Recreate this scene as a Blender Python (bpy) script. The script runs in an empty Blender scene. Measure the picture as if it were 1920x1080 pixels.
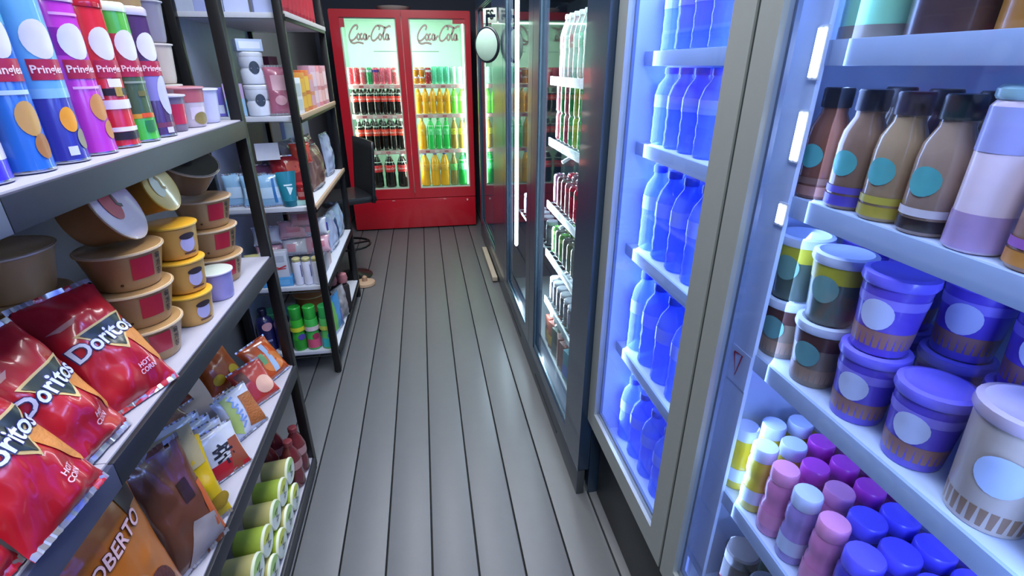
import bpy, bmesh, math, random
from mathutils import Vector, Matrix, Euler, noise
random.seed(7)
R = math.radians
SC = bpy.context.scene
COL = SC.collection

# ------------------------------------------------------------------ camera, world, lights, exposure
cam = bpy.data.cameras.new('camera'); cam.lens = 17.4375; cam.sensor_width = 36; cam.clip_start = .02
cam_o = bpy.data.objects.new('camera', cam); COL.objects.link(cam_o)
cam_o.location = (0, 0, 1.5); cam_o.rotation_euler = (R(90 - 24.13), 0, R(-9.64))
SC.camera = cam_o
w = bpy.data.worlds.new('world'); SC.world = w; w.use_nodes = True
w.node_tree.nodes['Background'].inputs[0].default_value = (.6, .7, 1, 1)
w.node_tree.nodes['Background'].inputs[1].default_value = .02
SC.view_settings.view_transform = 'Standard'; SC.view_settings.look = 'None'
SC.view_settings.exposure = 0.0; SC.view_settings.gamma = 1; SC.view_settings.use_curve_mapping = False
SC.cycles.use_denoising = True
SC.cycles.transparent_max_bounces = 24
SC.cycles.sample_clamp_indirect = 6

def area(name, loc, rot, sx, sy, power, col):
    l = bpy.data.lights.new(name, 'AREA'); l.shape = 'RECTANGLE'; l.size = sx; l.size_y = sy
    l.energy = power; l.color = col
    o = bpy.data.objects.new(name, l); COL.objects.link(o); o.location = loc; o.rotation_euler = rot
    return o
CEIL = 2.7
for yy in (-.6, 1.3, 3.2):                                   # the ceiling panels
    area('ceiling_lamp', (-.05, yy, CEIL - .05), (0, 0, 0), .55, 1.1, 34, (.93, .96, 1))
# strip lamps inside the fridges
area('red_fridge_lamp', (-.132, 4.985, 1.2), (R(90), 0, 0), .06, 1.4, 13, (.9, 1, .93))
area('red_fridge_top_lamp', (-.132, 5.1, 1.86), (0, 0, 0), 1.0, .25, 4.5, (.86, 1, .9))
area('red_fridge_side_lamp', (.40, 4.99, 1.2), (R(90), 0, R(35)), .05, 1.3, 6.5, (.9, 1, .93))
area('red_fridge_side_lamp', (-.66, 4.99, 1.2), (R(90), 0, R(-35)), .05, 1.3, 6.5, (.9, 1, .93))
area('black_cooler_lamp', (.54, 2.26, 1.1), (R(90), 0, R(-150)), .05, 1.6, 17, (.85, .95, 1))
area('black_cooler_near_lamp', (.535, 1.43, 1.1), (R(90), 0, R(-40)), .05, 1.6, 15, (.8, .92, 1))
area('black_cooler_top_lamp', (.72, 2.0, 1.94), (0, 0, 0), .3, 1.1, 7, (.85, .95, 1))
area('black_cooler_far_lamp', (.55, 2.96, 1.1), (R(90), 0, R(-150)), .05, 1.6, 18, (.8, .93, 1))
area('grey_cooler_left_lamp', (.60, 1.29, 1.15), (R(90), 0, R(-140)), .12, 1.5, 8, (.40, .56, 1))
area('grey_cooler_left_top_lamp', (.85, 1.05, 1.93), (0, 0, 0), .45, .5, 8, (.40, .56, 1))
area('grey_cooler_divider_lamp', (.62, .79, 1.15), (R(90), 0, R(-20)), .10, 1.5, 6, (.40, .56, 1))
area('grey_cooler_right_lamp', (.60, .68, 1.15), (R(90), 0, R(-140)), .10, 1.4, 3.2, (.42, .58, 1))
area('grey_cooler_right_top_lamp', (.85, .45, 1.93), (0, 0, 0), .45, .5, 7, (.42, .58, 1))
area('grey_cooler_near_lamp', (.585, .17, 1.15), (R(90), 0, R(-40)), .10, 1.5, 7, (.42, .58, 1))

# ------------------------------------------------------------------ materials
def lin(c):
    c = c.lstrip('#'); v = [int(c[i:i + 2], 16) / 255 for i in (0, 2, 4)]
    return tuple(x / 12.92 if x <= .04045 else ((x + .055) / 1.055) ** 2.4 for x in v) + (1,)
MATS = {}
def M(c, rough=.5, metal=0, coat=0, var=.06, scale=40, bump=0, alpha=None):
    k = (c, rough, metal, coat, var, scale, bump, alpha)
    if k in MATS: return MATS[k]
    m = bpy.data.materials.new('surface'); m.use_nodes = True; nt = m.node_tree; p = nt.nodes['Principled BSDF']
    p.inputs['Roughness'].default_value = rough; p.inputs['Metallic'].default_value = metal
    p.inputs['Coat Weight'].default_value = coat; p.inputs['Coat Roughness'].default_value = .08
    tc = nt.nodes.new('ShaderNodeTexCoord'); nz = nt.nodes.new('ShaderNodeTexNoise')
    nz.inputs['Scale'].default_value = scale; nz.inputs['Detail'].default_value = 3
    nt.links.new(tc.outputs['Object'], nz.inputs['Vector'])
    mx = nt.nodes.new('ShaderNodeMix'); mx.data_type = 'RGBA'
    b = lin(c)
    mx.inputs['A'].default_value = tuple(x * (1 - var) for x in b[:3]) + (1,)
    mx.inputs['B'].default_value = tuple(min(1, x * (1 + var)) for x in b[:3]) + (1,)
    nt.links.new(nz.outputs['Fac'], mx.inputs['Factor']); nt.links.new(mx.outputs['Result'], p.inputs['Base Color'])
    if bump:
        bp = nt.nodes.new('ShaderNodeBump'); bp.inputs['Strength'].default_value = bump; bp.inputs['Distance'].default_value = .004
        nt.links.new(nz.outputs['Fac'], bp.inputs['Height']); nt.links.new(bp.outputs['Normal'], p.inputs['Normal'])
    MATS[k] = m; return m
def GLASS(tint='#f4fbff', ior=1.45):
    k = ('glass', tint, ior)
    if k in MATS: return MATS[k]
    m = bpy.data.materials.new('glass'); m.use_nodes = True; nt = m.node_tree; nt.nodes.clear()
    o = nt.nodes.new('ShaderNodeOutputMaterial'); mx = nt.nodes.new('ShaderNodeMixShader')
    f = nt.nodes.new('ShaderNodeFresnel'); f.inputs['IOR'].default_value = ior
    t = nt.nodes.new('ShaderNodeBsdfTransparent'); t.inputs[0].default_value = lin(tint)
    g = nt.nodes.new('ShaderNodeBsdfGlossy'); g.inputs['Roughness'].default_value = .03
    ge = nt.nodes.new('ShaderNodeNewGeometry'); mt = nt.nodes.new('ShaderNodeMath'); mt.operation = 'MULTIPLY'   # the far face of a pane lets all through
    iv = nt.nodes.new('ShaderNodeMath'); iv.operation = 'SUBTRACT'; iv.inputs[0].default_value = 1
    nt.links.new(ge.outputs['Backfacing'], iv.inputs[1]); nt.links.new(iv.outputs[0], mt.inputs[0]); nt.links.new(f.outputs[0], mt.inputs[1])
    nt.links.new(mt.outputs[0], mx.inputs[0]); nt.links.new(t.outputs[0], mx.inputs[1]); nt.links.new(g.outputs[0], mx.inputs[2])
    nt.links.new(mx.outputs[0], o.inputs[0]); MATS[k] = m; return m
def CLEAR(c, solid=.5, rough=.15, trans=None):
    """tinted see-through plastic: part of the light goes straight through"""
    k = ('clear', c, solid, rough, trans)
    if k in MATS: return MATS[k]
    m = bpy.data.materials.new('clear_plastic'); m.use_nodes = True; nt = m.node_tree; p = nt.nodes['Principled BSDF']
    p.inputs['Base Color'].default_value = lin(c); p.inputs['Roughness'].default_value = rough; p.inputs['Coat Weight'].default_value = .6
    t = nt.nodes.new('ShaderNodeBsdfTransparent'); t.inputs[0].default_value = lin(trans or c)
    mx = nt.nodes.new('ShaderNodeMixShader'); mx.inputs[0].default_value = solid
    nt.links.new(t.outputs[0], mx.inputs[1]); nt.links.new(p.outputs[0], mx.inputs[2])
    nt.links.new(mx.outputs[0], nt.nodes['Material Output'].inputs[0]); MATS[k] = m; return m
def EMIT(c, s):
    k = ('emit', c, s)
    if k in MATS: return MATS[k]
    m = bpy.data.materials.new('lit_tube'); m.use_nodes = True; nt = m.node_tree; nt.nodes.clear()
    o = nt.nodes.new('ShaderNodeOutputMaterial'); e = nt.nodes.new('ShaderNodeEmission')
    e.inputs[0].default_value = lin(c); e.inputs[1].default_value = s
    nt.links.new(e.outputs[0], o.inputs[0]); MATS[k] = m; return m

# ------------------------------------------------------------------ mesh helpers
class G:
    def __init__(s): s.bm = bmesh.new()
    def box(s, x0, x1, y0, y1, z0, z1, bev=0):
        r = bmesh.ops.create_cube(s.bm, size=1, matrix=Matrix.Translation(((x0 + x1) / 2, (y0 + y1) / 2, (z0 + z1) / 2)) @ Matrix.Diagonal((x1 - x0, y1 - y0, z1 - z0, 1)))
        if bev:
            es = list({e for v in r['verts'] for e in v.link_edges})
            bmesh.ops.bevel(s.bm, geom=es, offset=bev, segments=2, affect='EDGES', profile=.6)
        return s
    def bar(s, p, q, w, d=None):
        p, q = Vector(p), Vector(q); z = (q - p); L = z.length; d = d or w
        rot = z.to_track_quat('Z', 'Y').to_matrix().to_4x4()
        bmesh.ops.create_cube(s.bm, size=1, matrix=Matrix.Translation((p + q) / 2) @ rot @ Matrix.Diagonal((w, d, L, 1)))
        return s
    def lathe(s, prof, seg=20, cx=0, cy=0, cap=True, axis='z', z0=0):
        rings = []
        for r, z in prof:
            ring = []
            for i in range(seg):
                a = 2 * math.pi * i / seg
                if axis == 'z': co = (cx + r * math.cos(a), cy + r * math.sin(a), z0 + z)
                elif axis == 'y': co = (cx + r * math.cos(a), cy + z, z0 + r * math.sin(a))
                else: co = (cx + z, cy + r * math.cos(a), z0 + r * math.sin(a))
                ring.append(s.bm.verts.new(co))
            rings.append(ring)
        for a, b in zip(rings, rings[1:]):
            for i in range(seg):
                s.bm.faces.new((a[i], a[(i + 1) % seg], b[(i + 1) % seg], b[i]))
        if cap:
            s.bm.faces.new(rings[0][::-1]); s.bm.faces.new(rings[-1])
        return s
    def tube(s, pts, r, seg=8):
        pts = [Vector(p) for p in pts]; rings = []
        for i, p in enumerate(pts):
            d = (pts[min(i + 1, len(pts) - 1)] - pts[max(i - 1, 0)]).normalized()
            m = d.to_track_quat('Z', 'Y').to_matrix()
            rings.append([s.bm.verts.new(p + m @ Vector((r * math.cos(2 * math.pi * k / seg), r * math.sin(2 * math.pi * k / seg), 0))) for k in range(seg)])
        for a, b in zip(rings, rings[1:]):
            for i in range(seg): s.bm.faces.new((a[i], a[(i + 1) % seg], b[(i + 1) % seg], b[i]))
        s.bm.faces.new(rings[0][::-1]); s.bm.faces.new(rings[-1]); return s
    def grid(s, fn, nu, nv):
        vs = [[s.bm.verts.new(fn(i / nu, j / nv)) for i in range(nu + 1)] for j in range(nv + 1)]
        for j in range(nv):
            for i in range(nu): s.bm.faces.new((vs[j][i], vs[j][i + 1], vs[j + 1][i + 1], vs[j + 1][i]))
        return s
    def frame(s, u0, u1, w0, w1, iu0, iu1, iw0, iw1, v0, v1, ax='y', bev=.003):
        """one rectangular ring with a hole; front looks along -y (ax 'y') or -x (ax 'x')"""
        mp = (lambda u, v, w: (u, v, w)) if ax == 'y' else (lambda u, v, w: (v, u, w))
        V = {}
        for v in (v0, v1):
            for k, (a, b) in {'o': ((u0, u1), (w0, w1)), 'i': ((iu0, iu1), (iw0, iw1))}.items():
                V[k, v] = [s.bm.verts.new(mp(uu, v, ww)) for uu, ww in ((a[0], b[0]), (a[1], b[0]), (a[1], b[1]), (a[0], b[1]))]
        fs = []
        for i in range(4):
            j = (i + 1) % 4
            for q in ((V['o', v0][i], V['o', v0][j], V['i', v0][j], V['i', v0][i]), (V['o', v1][j], V['o', v1][i], V['i', v1][i], V['i', v1][j]),
                      (V['o', v0][j], V['o', v0][i], V['o', v1][i], V['o', v1][j]), (V['i', v0][i], V['i', v0][j], V['i', v1][j], V['i', v1][i])):
                fs.append(s.bm.faces.new(q))
        if bev:
            es = [e for e in {e for f in fs for e in f.edges} if all(abs(l) < 9 for l in (0,)) and e.is_manifold and abs(e.calc_face_angle(0)) > .5]
            bmesh.ops.bevel(s.bm, geom=es, offset=bev, segments=2, affect='EDGES', profile=.6)
        return s
    def shell(s, u0, u1, v0, v1, w0, w1, t, ax='y', tb=None, tt=None):
        """a cabinet open at the front, walls t thick (floor tb, roof tt)"""
        mp = (lambda u, v, w: (u, v, w)) if ax == 'y' else (lambda u, v, w: (v, u, w))
        tb = t if tb is None else tb; tt = t if tt is None else tt
        def ring(a, b, c, d, v): return [s.bm.verts.new(mp(uu, v, ww)) for uu, ww in ((a, c), (b, c), (b, d), (a, d))]
        of, ob = ring(u0, u1, w0, w1, v0), ring(u0, u1, w0, w1, v1)
        jf, jb = ring(u0 + t, u1 - t, w0 + tb, w1 - tt, v0), ring(u0 + t, u1 - t, w0 + tb, w1 - tt, v1 - t)
        for i in range(4):
            j = (i + 1) % 4
            for q in ((of[i], of[j], jf[j], jf[i]), (of[j], of[i], ob[i], ob[j]), (jf[i], jf[j], jb[j], jb[i])): s.bm.faces.new(q)
        s.bm.faces.new(ob); s.bm.faces.new(jb[::-1]); return s
    # decals: flat print laid on a surface fn(u, v, off) -> point
    def drect(s, fn, u0, v0, u1, v1, nu=6, nv=3, off=.0008):
        return s.grid(lambda a, b: fn(u0 + (u1 - u0) * a, v0 + (v1 - v0) * b, off), nu, nv)
    def dquad(s, fn, a, b, c, d, n=8, off=.0008):
        a, b, c, d = (Vector(x) for x in (a, b, c, d))
        def f(i, j):
            p = (a * (1 - i) + b * i) * (1 - j) + (d * (1 - i) + c * i) * j
            return fn(p.x, p.y, off)
        return s.grid(f, n, n)
    def ddisc(s, fn, cu, cv, ru, rv, off=.0012, seg=20, rings=2, a0=0, a1=360):
        c = s.bm.verts.new(fn(cu, cv, off)); prev = None
        full = (a1 - a0) >= 360
        n = seg if full else seg + 1
        for k in range(1, rings + 1):
            ring = [s.bm.verts.new(fn(cu + ru * k / rings * math.cos(R(a0 + (a1 - a0) * i / seg)), cv + rv * k / rings * math.sin(R(a0 + (a1 - a0) * i / seg)), off)) for i in range(n)]
            for i in range(seg):
                j = (i + 1) % n
                if prev: s.bm.faces.new((prev[i], ring[i], ring[j], prev[j]))
                else: s.bm.faces.new((c, ring[i], ring[j]))
            prev = ring
        return s
    def dtext(s, fn, txt, size, cu, cv, off=.0016, rot=0, shear=0, bold=0, sx=1):
        me = text_mesh(txt, shear, bold)
        ca, sa = math.cos(R(rot)), math.sin(R(rot)); vs = []
        for v in me.vertices:
            x, y = v.co.x * size * sx, v.co.y * size
            vs.append(s.bm.verts.new(fn(cu + x * ca - y * sa, cv + x * sa + y * ca, off)))
        for p in me.polygons:
            try: s.bm.faces.new([vs[i] for i in p.vertices])
            except ValueError: pass
        return s
    def dstroke(s, fn, pts, wd, off=.0016, closed=False):
        """a painted stroke of given width along 2-D points"""
        pts = [Vector(p) for p in pts]; L = []
        for i, p in enumerate(pts):
            d = (pts[min(i + 1, len(pts) - 1)] - pts[max(i - 1, 0)])
            if d.length < 1e-9: d = Vector((1, 0))
            d.normalize(); n = Vector((-d.y, d.x)) * wd / 2
            L.append((s.bm.verts.new(fn(p.x + n.x, p.y + n.y, off)), s.bm.verts.new(fn(p.x - n.x, p.y - n.y, off))))
        for a, b in zip(L, L[1:]): s.bm.faces.new((a[0], a[1], b[1], b[0]))
        return s
    def out(s, name, mat, parent=None, smooth=True, loc=None, recalc=True):
        if recalc: bmesh.ops.recalc_face_normals(s.bm, faces=s.bm.faces)
        me = bpy.data.meshes.new(name); s.bm.to_mesh(me); s.bm.free()
        if smooth:
            me.polygons.foreach_set('use_smooth', [True] * len(me.polygons)); me.set_sharp_from_angle(angle=R(38))
        me.materials.append(mat)
        o = bpy.data.objects.new(name, me); COL.objects.link(o)
        if parent is not None: o.parent = parent
        if loc: o.location = loc
        return o
TM = {}
def text_mesh(txt, shear=0, bold=0):
    k = (txt, shear, bold)
    if k not in TM:
        c = bpy.data.curves.new('lettering', 'FONT'); c.body = txt; c.align_x = 'CENTER'; c.align_y = 'CENTER'
        c.shear = shear; c.offset = bold; c.resolution_u = 3; c.size = 1
        o = bpy.data.objects.new('lettering', c); COL.objects.link(o)
        dg = bpy.context.evaluated_depsgraph_get(); me = bpy.data.meshes.new_from_object(o.evaluated_get(dg))
        bpy.data.objects.remove(o); bpy.data.curves.remove(c); TM[k] = me
    return TM[k]
def cylfn(r, z0=0, r1=None, h=1):
    """print wrapped round a cylinder (or cone) whose front looks along -y"""
    def f(u, v, off):
        rr = r if r1 is None else r + (r1 - r) * (v / h)
        a = u / rr; return ((rr + off) * math.sin(a), -(rr + off) * math.cos(a), z0 + v)
    return f
def flatfn(y): return lambda u, v, off: (u, y - off, v)
def topfn(z): return lambda u, v, off: (u, v, z + off)

def tag(o, label, cat, group=None):
    o['label'] = label; o['category'] = cat
    if group: o['group'] = group
    return o
def thing(name, label, cat, loc=(0, 0, 0), rotz=0, group=None, tilt=0, roll=0):
    o = bpy.data.objects.new(name, None); COL.objects.link(o); o.empty_display_size = .05
    o.location = loc; o.rotation_euler = (R(tilt), R(roll), R(rotz))
    return tag(o, label, cat, group)
def copy_tree(o, parent=None):
    c = o.copy(); COL.objects.link(c); c.parent = parent
    for ch in o.children: copy_tree(ch, c)
    return c
PROTO = {}
def place(key, build, name, label, cat, loc, rotz=0, group=None, tilt=0, roll=0):
    loc = (loc[0], loc[1], loc[2] + .0012)                      # a hair's gap, so that nothing shares a face with its shelf
    if key in PROTO:
        c = copy_tree(PROTO[key])
        c.location = loc; c.rotation_euler = (R(tilt), R(roll), R(rotz)); tag(c, label, cat, group)
        if not group and 'group' in c: del c['group']
        return c
    t = thing(name, label, cat, loc, rotz, group, tilt, roll); build(t); PROTO[key] = t
    return t
def struct(o): o['kind'] = 'structure'; return o
ORD = ['first', 'second', 'third', 'fourth', 'fifth', 'sixth', 'seventh', 'eighth', 'ninth', 'tenth', 'eleventh', 'twelfth', 'thirteenth']

# ------------------------------------------------------------------ room shell
XL, XR, YF, YB = -1.0, 1.45, -2.2, 5.75
fl = struct(G().box(XL, XR, YF, YB, -.06, -.022).out('floor', M('#17191c', .8)))
plank_m = M('#636569', .42, var=.05, scale=14, bump=.06)
P0 = -.0710
gr = None
for k in range(-7, 11):
    x0, x1 = P0 + k * .1494 + .003, P0 + (k + 1) * .1494 - .003
    x0, x1 = max(x0, XL), min(x1, XR)
    if x1 - x0 < .02: continue
    if k in (-7, 10) or gr is None or abs((x1 - x0) - .1434) > 1e-4:
        o = G().box(x0 - (P0 + k * .1494), x1 - (P0 + k * .1494), YF, YB, -.0215, 0, .0025).out('plank', plank_m, fl)
        if abs((x1 - x0) - .1434) < 1e-4: gr = o
    else:
        o = gr.copy(); COL.objects.link(o)
    o.location = (P0 + k * .1494, 0, 0)
wall_m = M('#444a56', .8, scale=8)
struct(G().box(XL - .1, XL, YF, YB, -.06, CEIL).out('wall_left', M('#5a5d63', .8, scale=8)))
struct(G().box(XR, XR + .1, YF, YB, -.06, CEIL).out('wall_right', wall_m))
struct(G().box(XL - .1, XR + .1, YB, YB + .1, -.06, CEIL).out('wall_back', M('#3a4254', .7, scale=8)))
struct(G().box(XL - .1, XR + .1, YF - .1, YF, -.06, CEIL).out('wall_front', M('#8a8a8c', .8, scale=8)))
struct(G().box(XL - .1, XR + .1, YF - .1, YB + .1, CEIL, CEIL + .1).out('ceiling', M('#cfd0d2', .8, scale=8)))
struct(G().box(XL, XL + .015, YF, YB, 0, .08, .003).out('baseboard_left', M('#2a2b2e', .6)))
for i, yy in enumerate((-.6, 1.3, 3.2)):
    t = thing('ceiling_light', ['white panel ceiling light above the shop entrance end', 'white panel ceiling light over the middle of the aisle', 'white panel ceiling light nearest the red fridge'][i], 'ceiling light', (-.05, yy, CEIL - .03), group='panel lights along the aisle ceiling')
    G().box(-.31, .31, -.6, .6, .005, .03, .004).out('frame', M('#e8e8e8', .4), t)
    G().box(-.285, .285, -.575, .575, 0, .006).out('diffuser', EMIT('#f0f5ff', 3), t)

# ------------------------------------------------------------------ left racks
frame_m = M('#17181b', .38, .3); board_m = M('#a9a7b4', .45, scale=20)
def rack(label, x0, x1, y0, y1, shelves, top, fascia, board=board_m, fas=None, posts=None, th=.02, e0=.028, e1=.028):
    t = thing('display_rack', label, 'rack', (x1, y0, 0))
    W, L = x1 - x0, y1 - y0; s = .033
    for px in (-W + s / 2, -s / 2):
        for py in (posts or (s / 2, L - s / 2)):
            p = G().box(px - s / 2, px + s / 2, py - s / 2, py + s / 2, .012, top, .003).out('post', frame_m, t)
            G().lathe([(.014, 0), (.016, .004), (.012, .012)], 12, px, py).out('foot', M('#0d0d0f', .6), p)
    for z in shelves:
        b = G().box(-W + .004, -.006, e0, L - e1, z - th, z, .002).out('shelf_board', board, t)
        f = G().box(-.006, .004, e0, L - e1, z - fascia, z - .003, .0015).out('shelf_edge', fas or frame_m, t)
        G().box(-W - .002, -W + .006, s, L - s, z - fascia, z + .02).out('back_rail', frame_m, t)
        for ya in (.004, L - .014): G().box(-W + s, -s, ya, ya + .010, z - fascia + .005, z - .022).out('end_rail', frame_m, t)
    for ya in (.004, L - .024): G().box(-W + s, -s, ya, ya + .02, top - .028, top).out('top_rail', frame_m, t)
    G().box(-.026, -.002, e0, L - e1, top - .028, top).out('top_rail', frame_m, t)
    return t
RX0, RX = -.95, -.525
rack('near black metal rack of crisp tubes, noodle bowls and chip bags', RX0, RX, .70, 1.675, (1.355, .928, .505, .07), 1.86, .05, fas=M('#2c2e35', .4, .2), posts=(1.675 - .70 - .014,), e0=.0005)
t = rack('nearest rack bay, edges tinted with painted blue light, at the lower left corner', RX0, RX, -.45, .70, (1.355, .928, .505, .07), 1.86, .05, fas=M('#454a66', .4, .2), posts=(.014,), e1=.0005)  # edge tint holds the blue light of the facing cooler
tan_m = M('#b39a80', .5)
t2 = rack('far black metal rack of toiletries in front of the red fridge', RX0, RX, 2.36, 3.36, (1.695, 1.30, .90, .50, .13), 1.98, .028, board=M('#c4c9d6', .45))
for z in (1.695, 1.30, .90):
    G().box(-.004, .008, .03, .97, z - .014, z + .006, .001).out('tan_lip' if z < 1.6 else 'lit_lip', tan_m if z < 1.6 else M('#b9b7b8', .5), t2)  # lit underside painted as a pale top lip; lower ones plain tan
G().box(-.42, -.415, .03, .97, .15, 1.9).out('back_panel', M('#8d98b0', .5), t2)

# ------------------------------------------------------------------ tall crisp tubes
def crisp_tube(d):
    def b(t):
        r, h = .0375, .238; fn = cylfn(r)
        body = G().lathe([(r - .002, 0), (r + .0006, .002), (r + .0006, .006), (r, .008), (r, h), (r - .001, h + .002)], 28).out('tube', M(d['c'], .3, coat=.5, var=.04), t)
        G().lathe([(r + .0015, h), (r + .002, h + .003), (r + .002, h + .012), (r - .001, h + .016), (r - .005, h + .016), (r - .006, h + .013)], 28).out('lid', CLEAR(d['lid'], .85), t)
        G().lathe([(r + .0008, .001), (r + .0012, .003), (r + .0008, .005)], 28, cap=False).out('metal_rim', M('#b9bcc6', .25, 1), t)
        for (v0, v1, c) in d.get('bands', ()):
            g = G(); g.drect(fn, -math.pi * r * .999, v0, math.pi * r * .999, v1, 28, 1, .0004); g.out('printed_band', M(c, .3, coat=.5, var=.04), body)
        if d.get('badge', 1):
            G().ddisc(fn, 0, .180, .0235, .027, .0012).out('oval_badge', M('#d9d6e2', .35), body)
        G().drect(fn, -.026, .124, .026, .153, 10, 2, .001).out('name_panel', M('#b0264a', .35), body)
        G().dtext(fn, 'Pringles', .0155, 0, .1385, .0016, bold=.02).out('lettering', M('#f6d9e0', .4), body)
        for (cu, cv, ru, rv, c) in d.get('discs', ()):
            G().ddisc(fn, cu, cv, ru, rv, .001).out('crisp_picture', M(c, .4), body)
        for (u0, v0, u1, v1, c) in d.get('rects', ()):
            G().drect(fn, u0, v0, u1, v1, 8, 2, .0014).out('printed_patch', M(c, .35), body)
    return b
tubes = [
 (.770, 'violet crisp tube with a white band, leftmost on the top shelf', dict(c='#3b2ac8', lid='#cfe6f0', bands=[(.03, .05, '#d9d3e6'), (.05, .10, '#a2715d'), (.10, .21, '#2b59a8')], discs=[(-.01, .085, .014, .02, '#d2a24c')])),
 (.858, 'bright blue crisp tube with a stacked crisp picture', dict(c='#1f63c4', lid='#9fd6e0', bands=[(.195, .238, '#3f9fc4')], discs=[(.006, .075, .018, .024, '#c99a58'), (.014, .036, .014, .018, '#a9703f')], rects=[(-.022, .107, .022, .113, '#bcd6f0')])),
 (.945, 'pale blue over navy crisp tube with an orange crisp', dict(c='#2d2f96', lid='#8fc4ee', bands=[(.112, .238, '#6aaee6'), (.098, .112, '#8cc2ec')], discs=[(.004, .066, .014, .019, '#f0a02a'), (.02, .035, .012, .016, '#8f8a70')], rects=[(-.012, .012, .002, .026, '#d8dcf0')])),
 (1.030, 'magenta crisp tube with golden crisps, between pale blue and red tubes', dict(c='#b02fb4', lid='#e9c6e4', bands=[(.16, .20, '#9a2aa4')], discs=[(.008, .078, .017, .022, '#cf8f52'), (.018, .04, .013, .016, '#c5834e')], rects=[(-.024, .108, .024, .112, '#e7b4e4'), (-.024, .218, .024, .222, '#e0a0dc')])),
 (1.114, 'red crisp tube printed like a belted coat with white trim', dict(c='#c01c33', lid='#c42a3c', rects=[(-.03, .070, .03, .086, '#e6e0ec'), (-.03, .030, .03, .038, '#e6e0ec'), (-.03, .015, .03, .029, '#2c2530'), (-.03, .094, .03, .106, '#2a2228'), (-.006, .092, .008, .108, '#b8954a'), (-.014, .108, .012, .122, '#eee8f0'), (-.04, .088, -.026, .112, '#e8e0ea')])),
 (1.196, 'green crisp tube with a lime base and orange stripe', dict(c='#3fae3a', lid='#e6f2e6', bands=[(.055, .125, '#4b6246'), (.046, .055, '#d9a23a'), (.125, .20, '#b03246'), (.2, .238, '#55b53f')], rects=[(-.012, .048, .012, .056, '#e0552e'), (-.01, .02, .012, .042, '#2f7a4a'), (-.008, .088, .01, .098, '#6e6a3a'), (-.026, .112, .026, .116, '#8fa08f')])),
 (1.278, 'dark purple crisp tube with a lilac swoosh, last in the row', dict(c='#43265c', lid='#cfc6e4', bands=[(.02, .03, '#7a3c5c'), (.075, .125, '#8d86c8')], discs=[(.012, .085, .02, .04, '#c3c2ee')], rects=[(-.008, .008, .008, .02, '#d0c8da')])),
]
for i, (y, lab, d) in enumerate(tubes):
    place('tube%d' % i, crisp_tube(d), 'crisp_tube', lab, 'crisp tube', (-.592, y, 1.355), 70, 'crisp tubes on the top shelf')

# ------------------------------------------------------------------ noodle cups and bowls
def bowl(r0, r1, h, c, lid=None, rim='#d8c4a4', deco=None, flange=.004, rough=.4):
    def b(t):
        body = G().lathe([(r0, 0), (r0 + .002, .003), (r0 + .004, .012), (r1, h - .006), (r1 + flange * .6, h - .004)], 32).out('bowl', M(c, rough, coat=.2, var=.05), t)
        G().lathe([(r1, h - .006), (r1 + flange, h - .004), (r1 + flange, h - .001), (r1, h)], 32, cap=False).out('rim', M(rim, .35, coat=.4), t)
        l = G().lathe([(0.0003, h + .001), (r1 * .6, h + .0012), (r1 + flange * .8, h - .0005)], 32, cap=False).out('film_lid', M(lid or c, .3, coat=.4, var=.05), t)
        def fn(u, v, off):
            rr = r0 + .004 + (r1 - r0 - .004) * (v - .012) / (h - .018)
            a = u / rr; return ((rr + off) * math.sin(a), -(rr + off) * math.cos(a), v)
        if deco: deco(body, l, fn, topfn(h + .0016), r1, h)
    return b
def deco_red(char=True):
    def f(body, lid, fn, top, r, h):
        G().drect(fn, -.022, h * .28, .020, h * .86, 6, 3).out('red_patch', M('#b8203a', .35, coat=.3), body)
        G().dtext(fn, '육', .017, .033, h * .74, .0012, bold=.02).dtext(fn, '개', .017, .034, h * .53, .0012, bold=.02).dtext(fn, '장', .017, .034, h * .32, .0012, bold=.02).out('lettering', M('#2b2226', .5), body)
        G().ddisc(fn, -.04, h * .2, .003, .003).out('small_mark', M('#4a3524', .5), body)
    return f
def deco_oval(body, lid, fn, top, r, h):
    G().ddisc(fn, 0, h * .46, .017, h * .26).out('lilac_oval', M('#b9b4dc', .35), body)
    G().ddisc(fn, .001, h * .68, .018, h * .10, .0016).out('dark_cap_mark', M('#3a3034', .4), body)
    G().drect(fn, -.012, h * .14, .016, h * .19, 4, 1, .0016).out('dark_line', M('#5b3d3c', .4), body)
def deco_lidart(c1, c2):
    def f(body, lid, fn, top, r, h):
        G().ddisc(top, -.3 * r, .1 * r, r * .38, r * .5, .0006).out('print_block', M(c1, .3), lid)
        G().dstroke(top, [(-.2 * r, .5 * r), (0, .3 * r), (-.05 * r, 0), (.15 * r, -.1 * r)], .008, .0012).out('dark_stroke', M(c2, .4), lid)
    return f
BR = '#a98458'
brown = bowl(.053, .072, .079, BR, BR, deco=deco_red())
for k, lab in enumerate(('brown noodle bowl with red patch, bottom of the front stack', 'brown noodle bowl with red patch, middle of the front stack', 'brown noodle bowl with red patch, third up in the front stack')):
    place('brown', brown, 'noodle_bowl', lab, 'noodle bowl', (-.618, 1.048 + .004 * k, .928 + .0815 * k), 50 + 3 * k, 'brown noodle bowls on the middle shelf')
t = place('brown_tilt', bowl(.053, .072, .079, BR, '#d6bcc4', deco=deco_lidart('#c0304e', '#3b3238')), 'noodle_bowl', 'brown noodle bowl tipped on its side showing a pink lid', 'noodle bowl', (-.672, 1.055, 1.222), 96, 'brown noodle bowls on the middle shelf', tilt=66)
yel = bowl(.040, .051, .078, '#c99a4e', '#e3a92f', rim='#d8b04a', deco=deco_oval)
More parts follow.
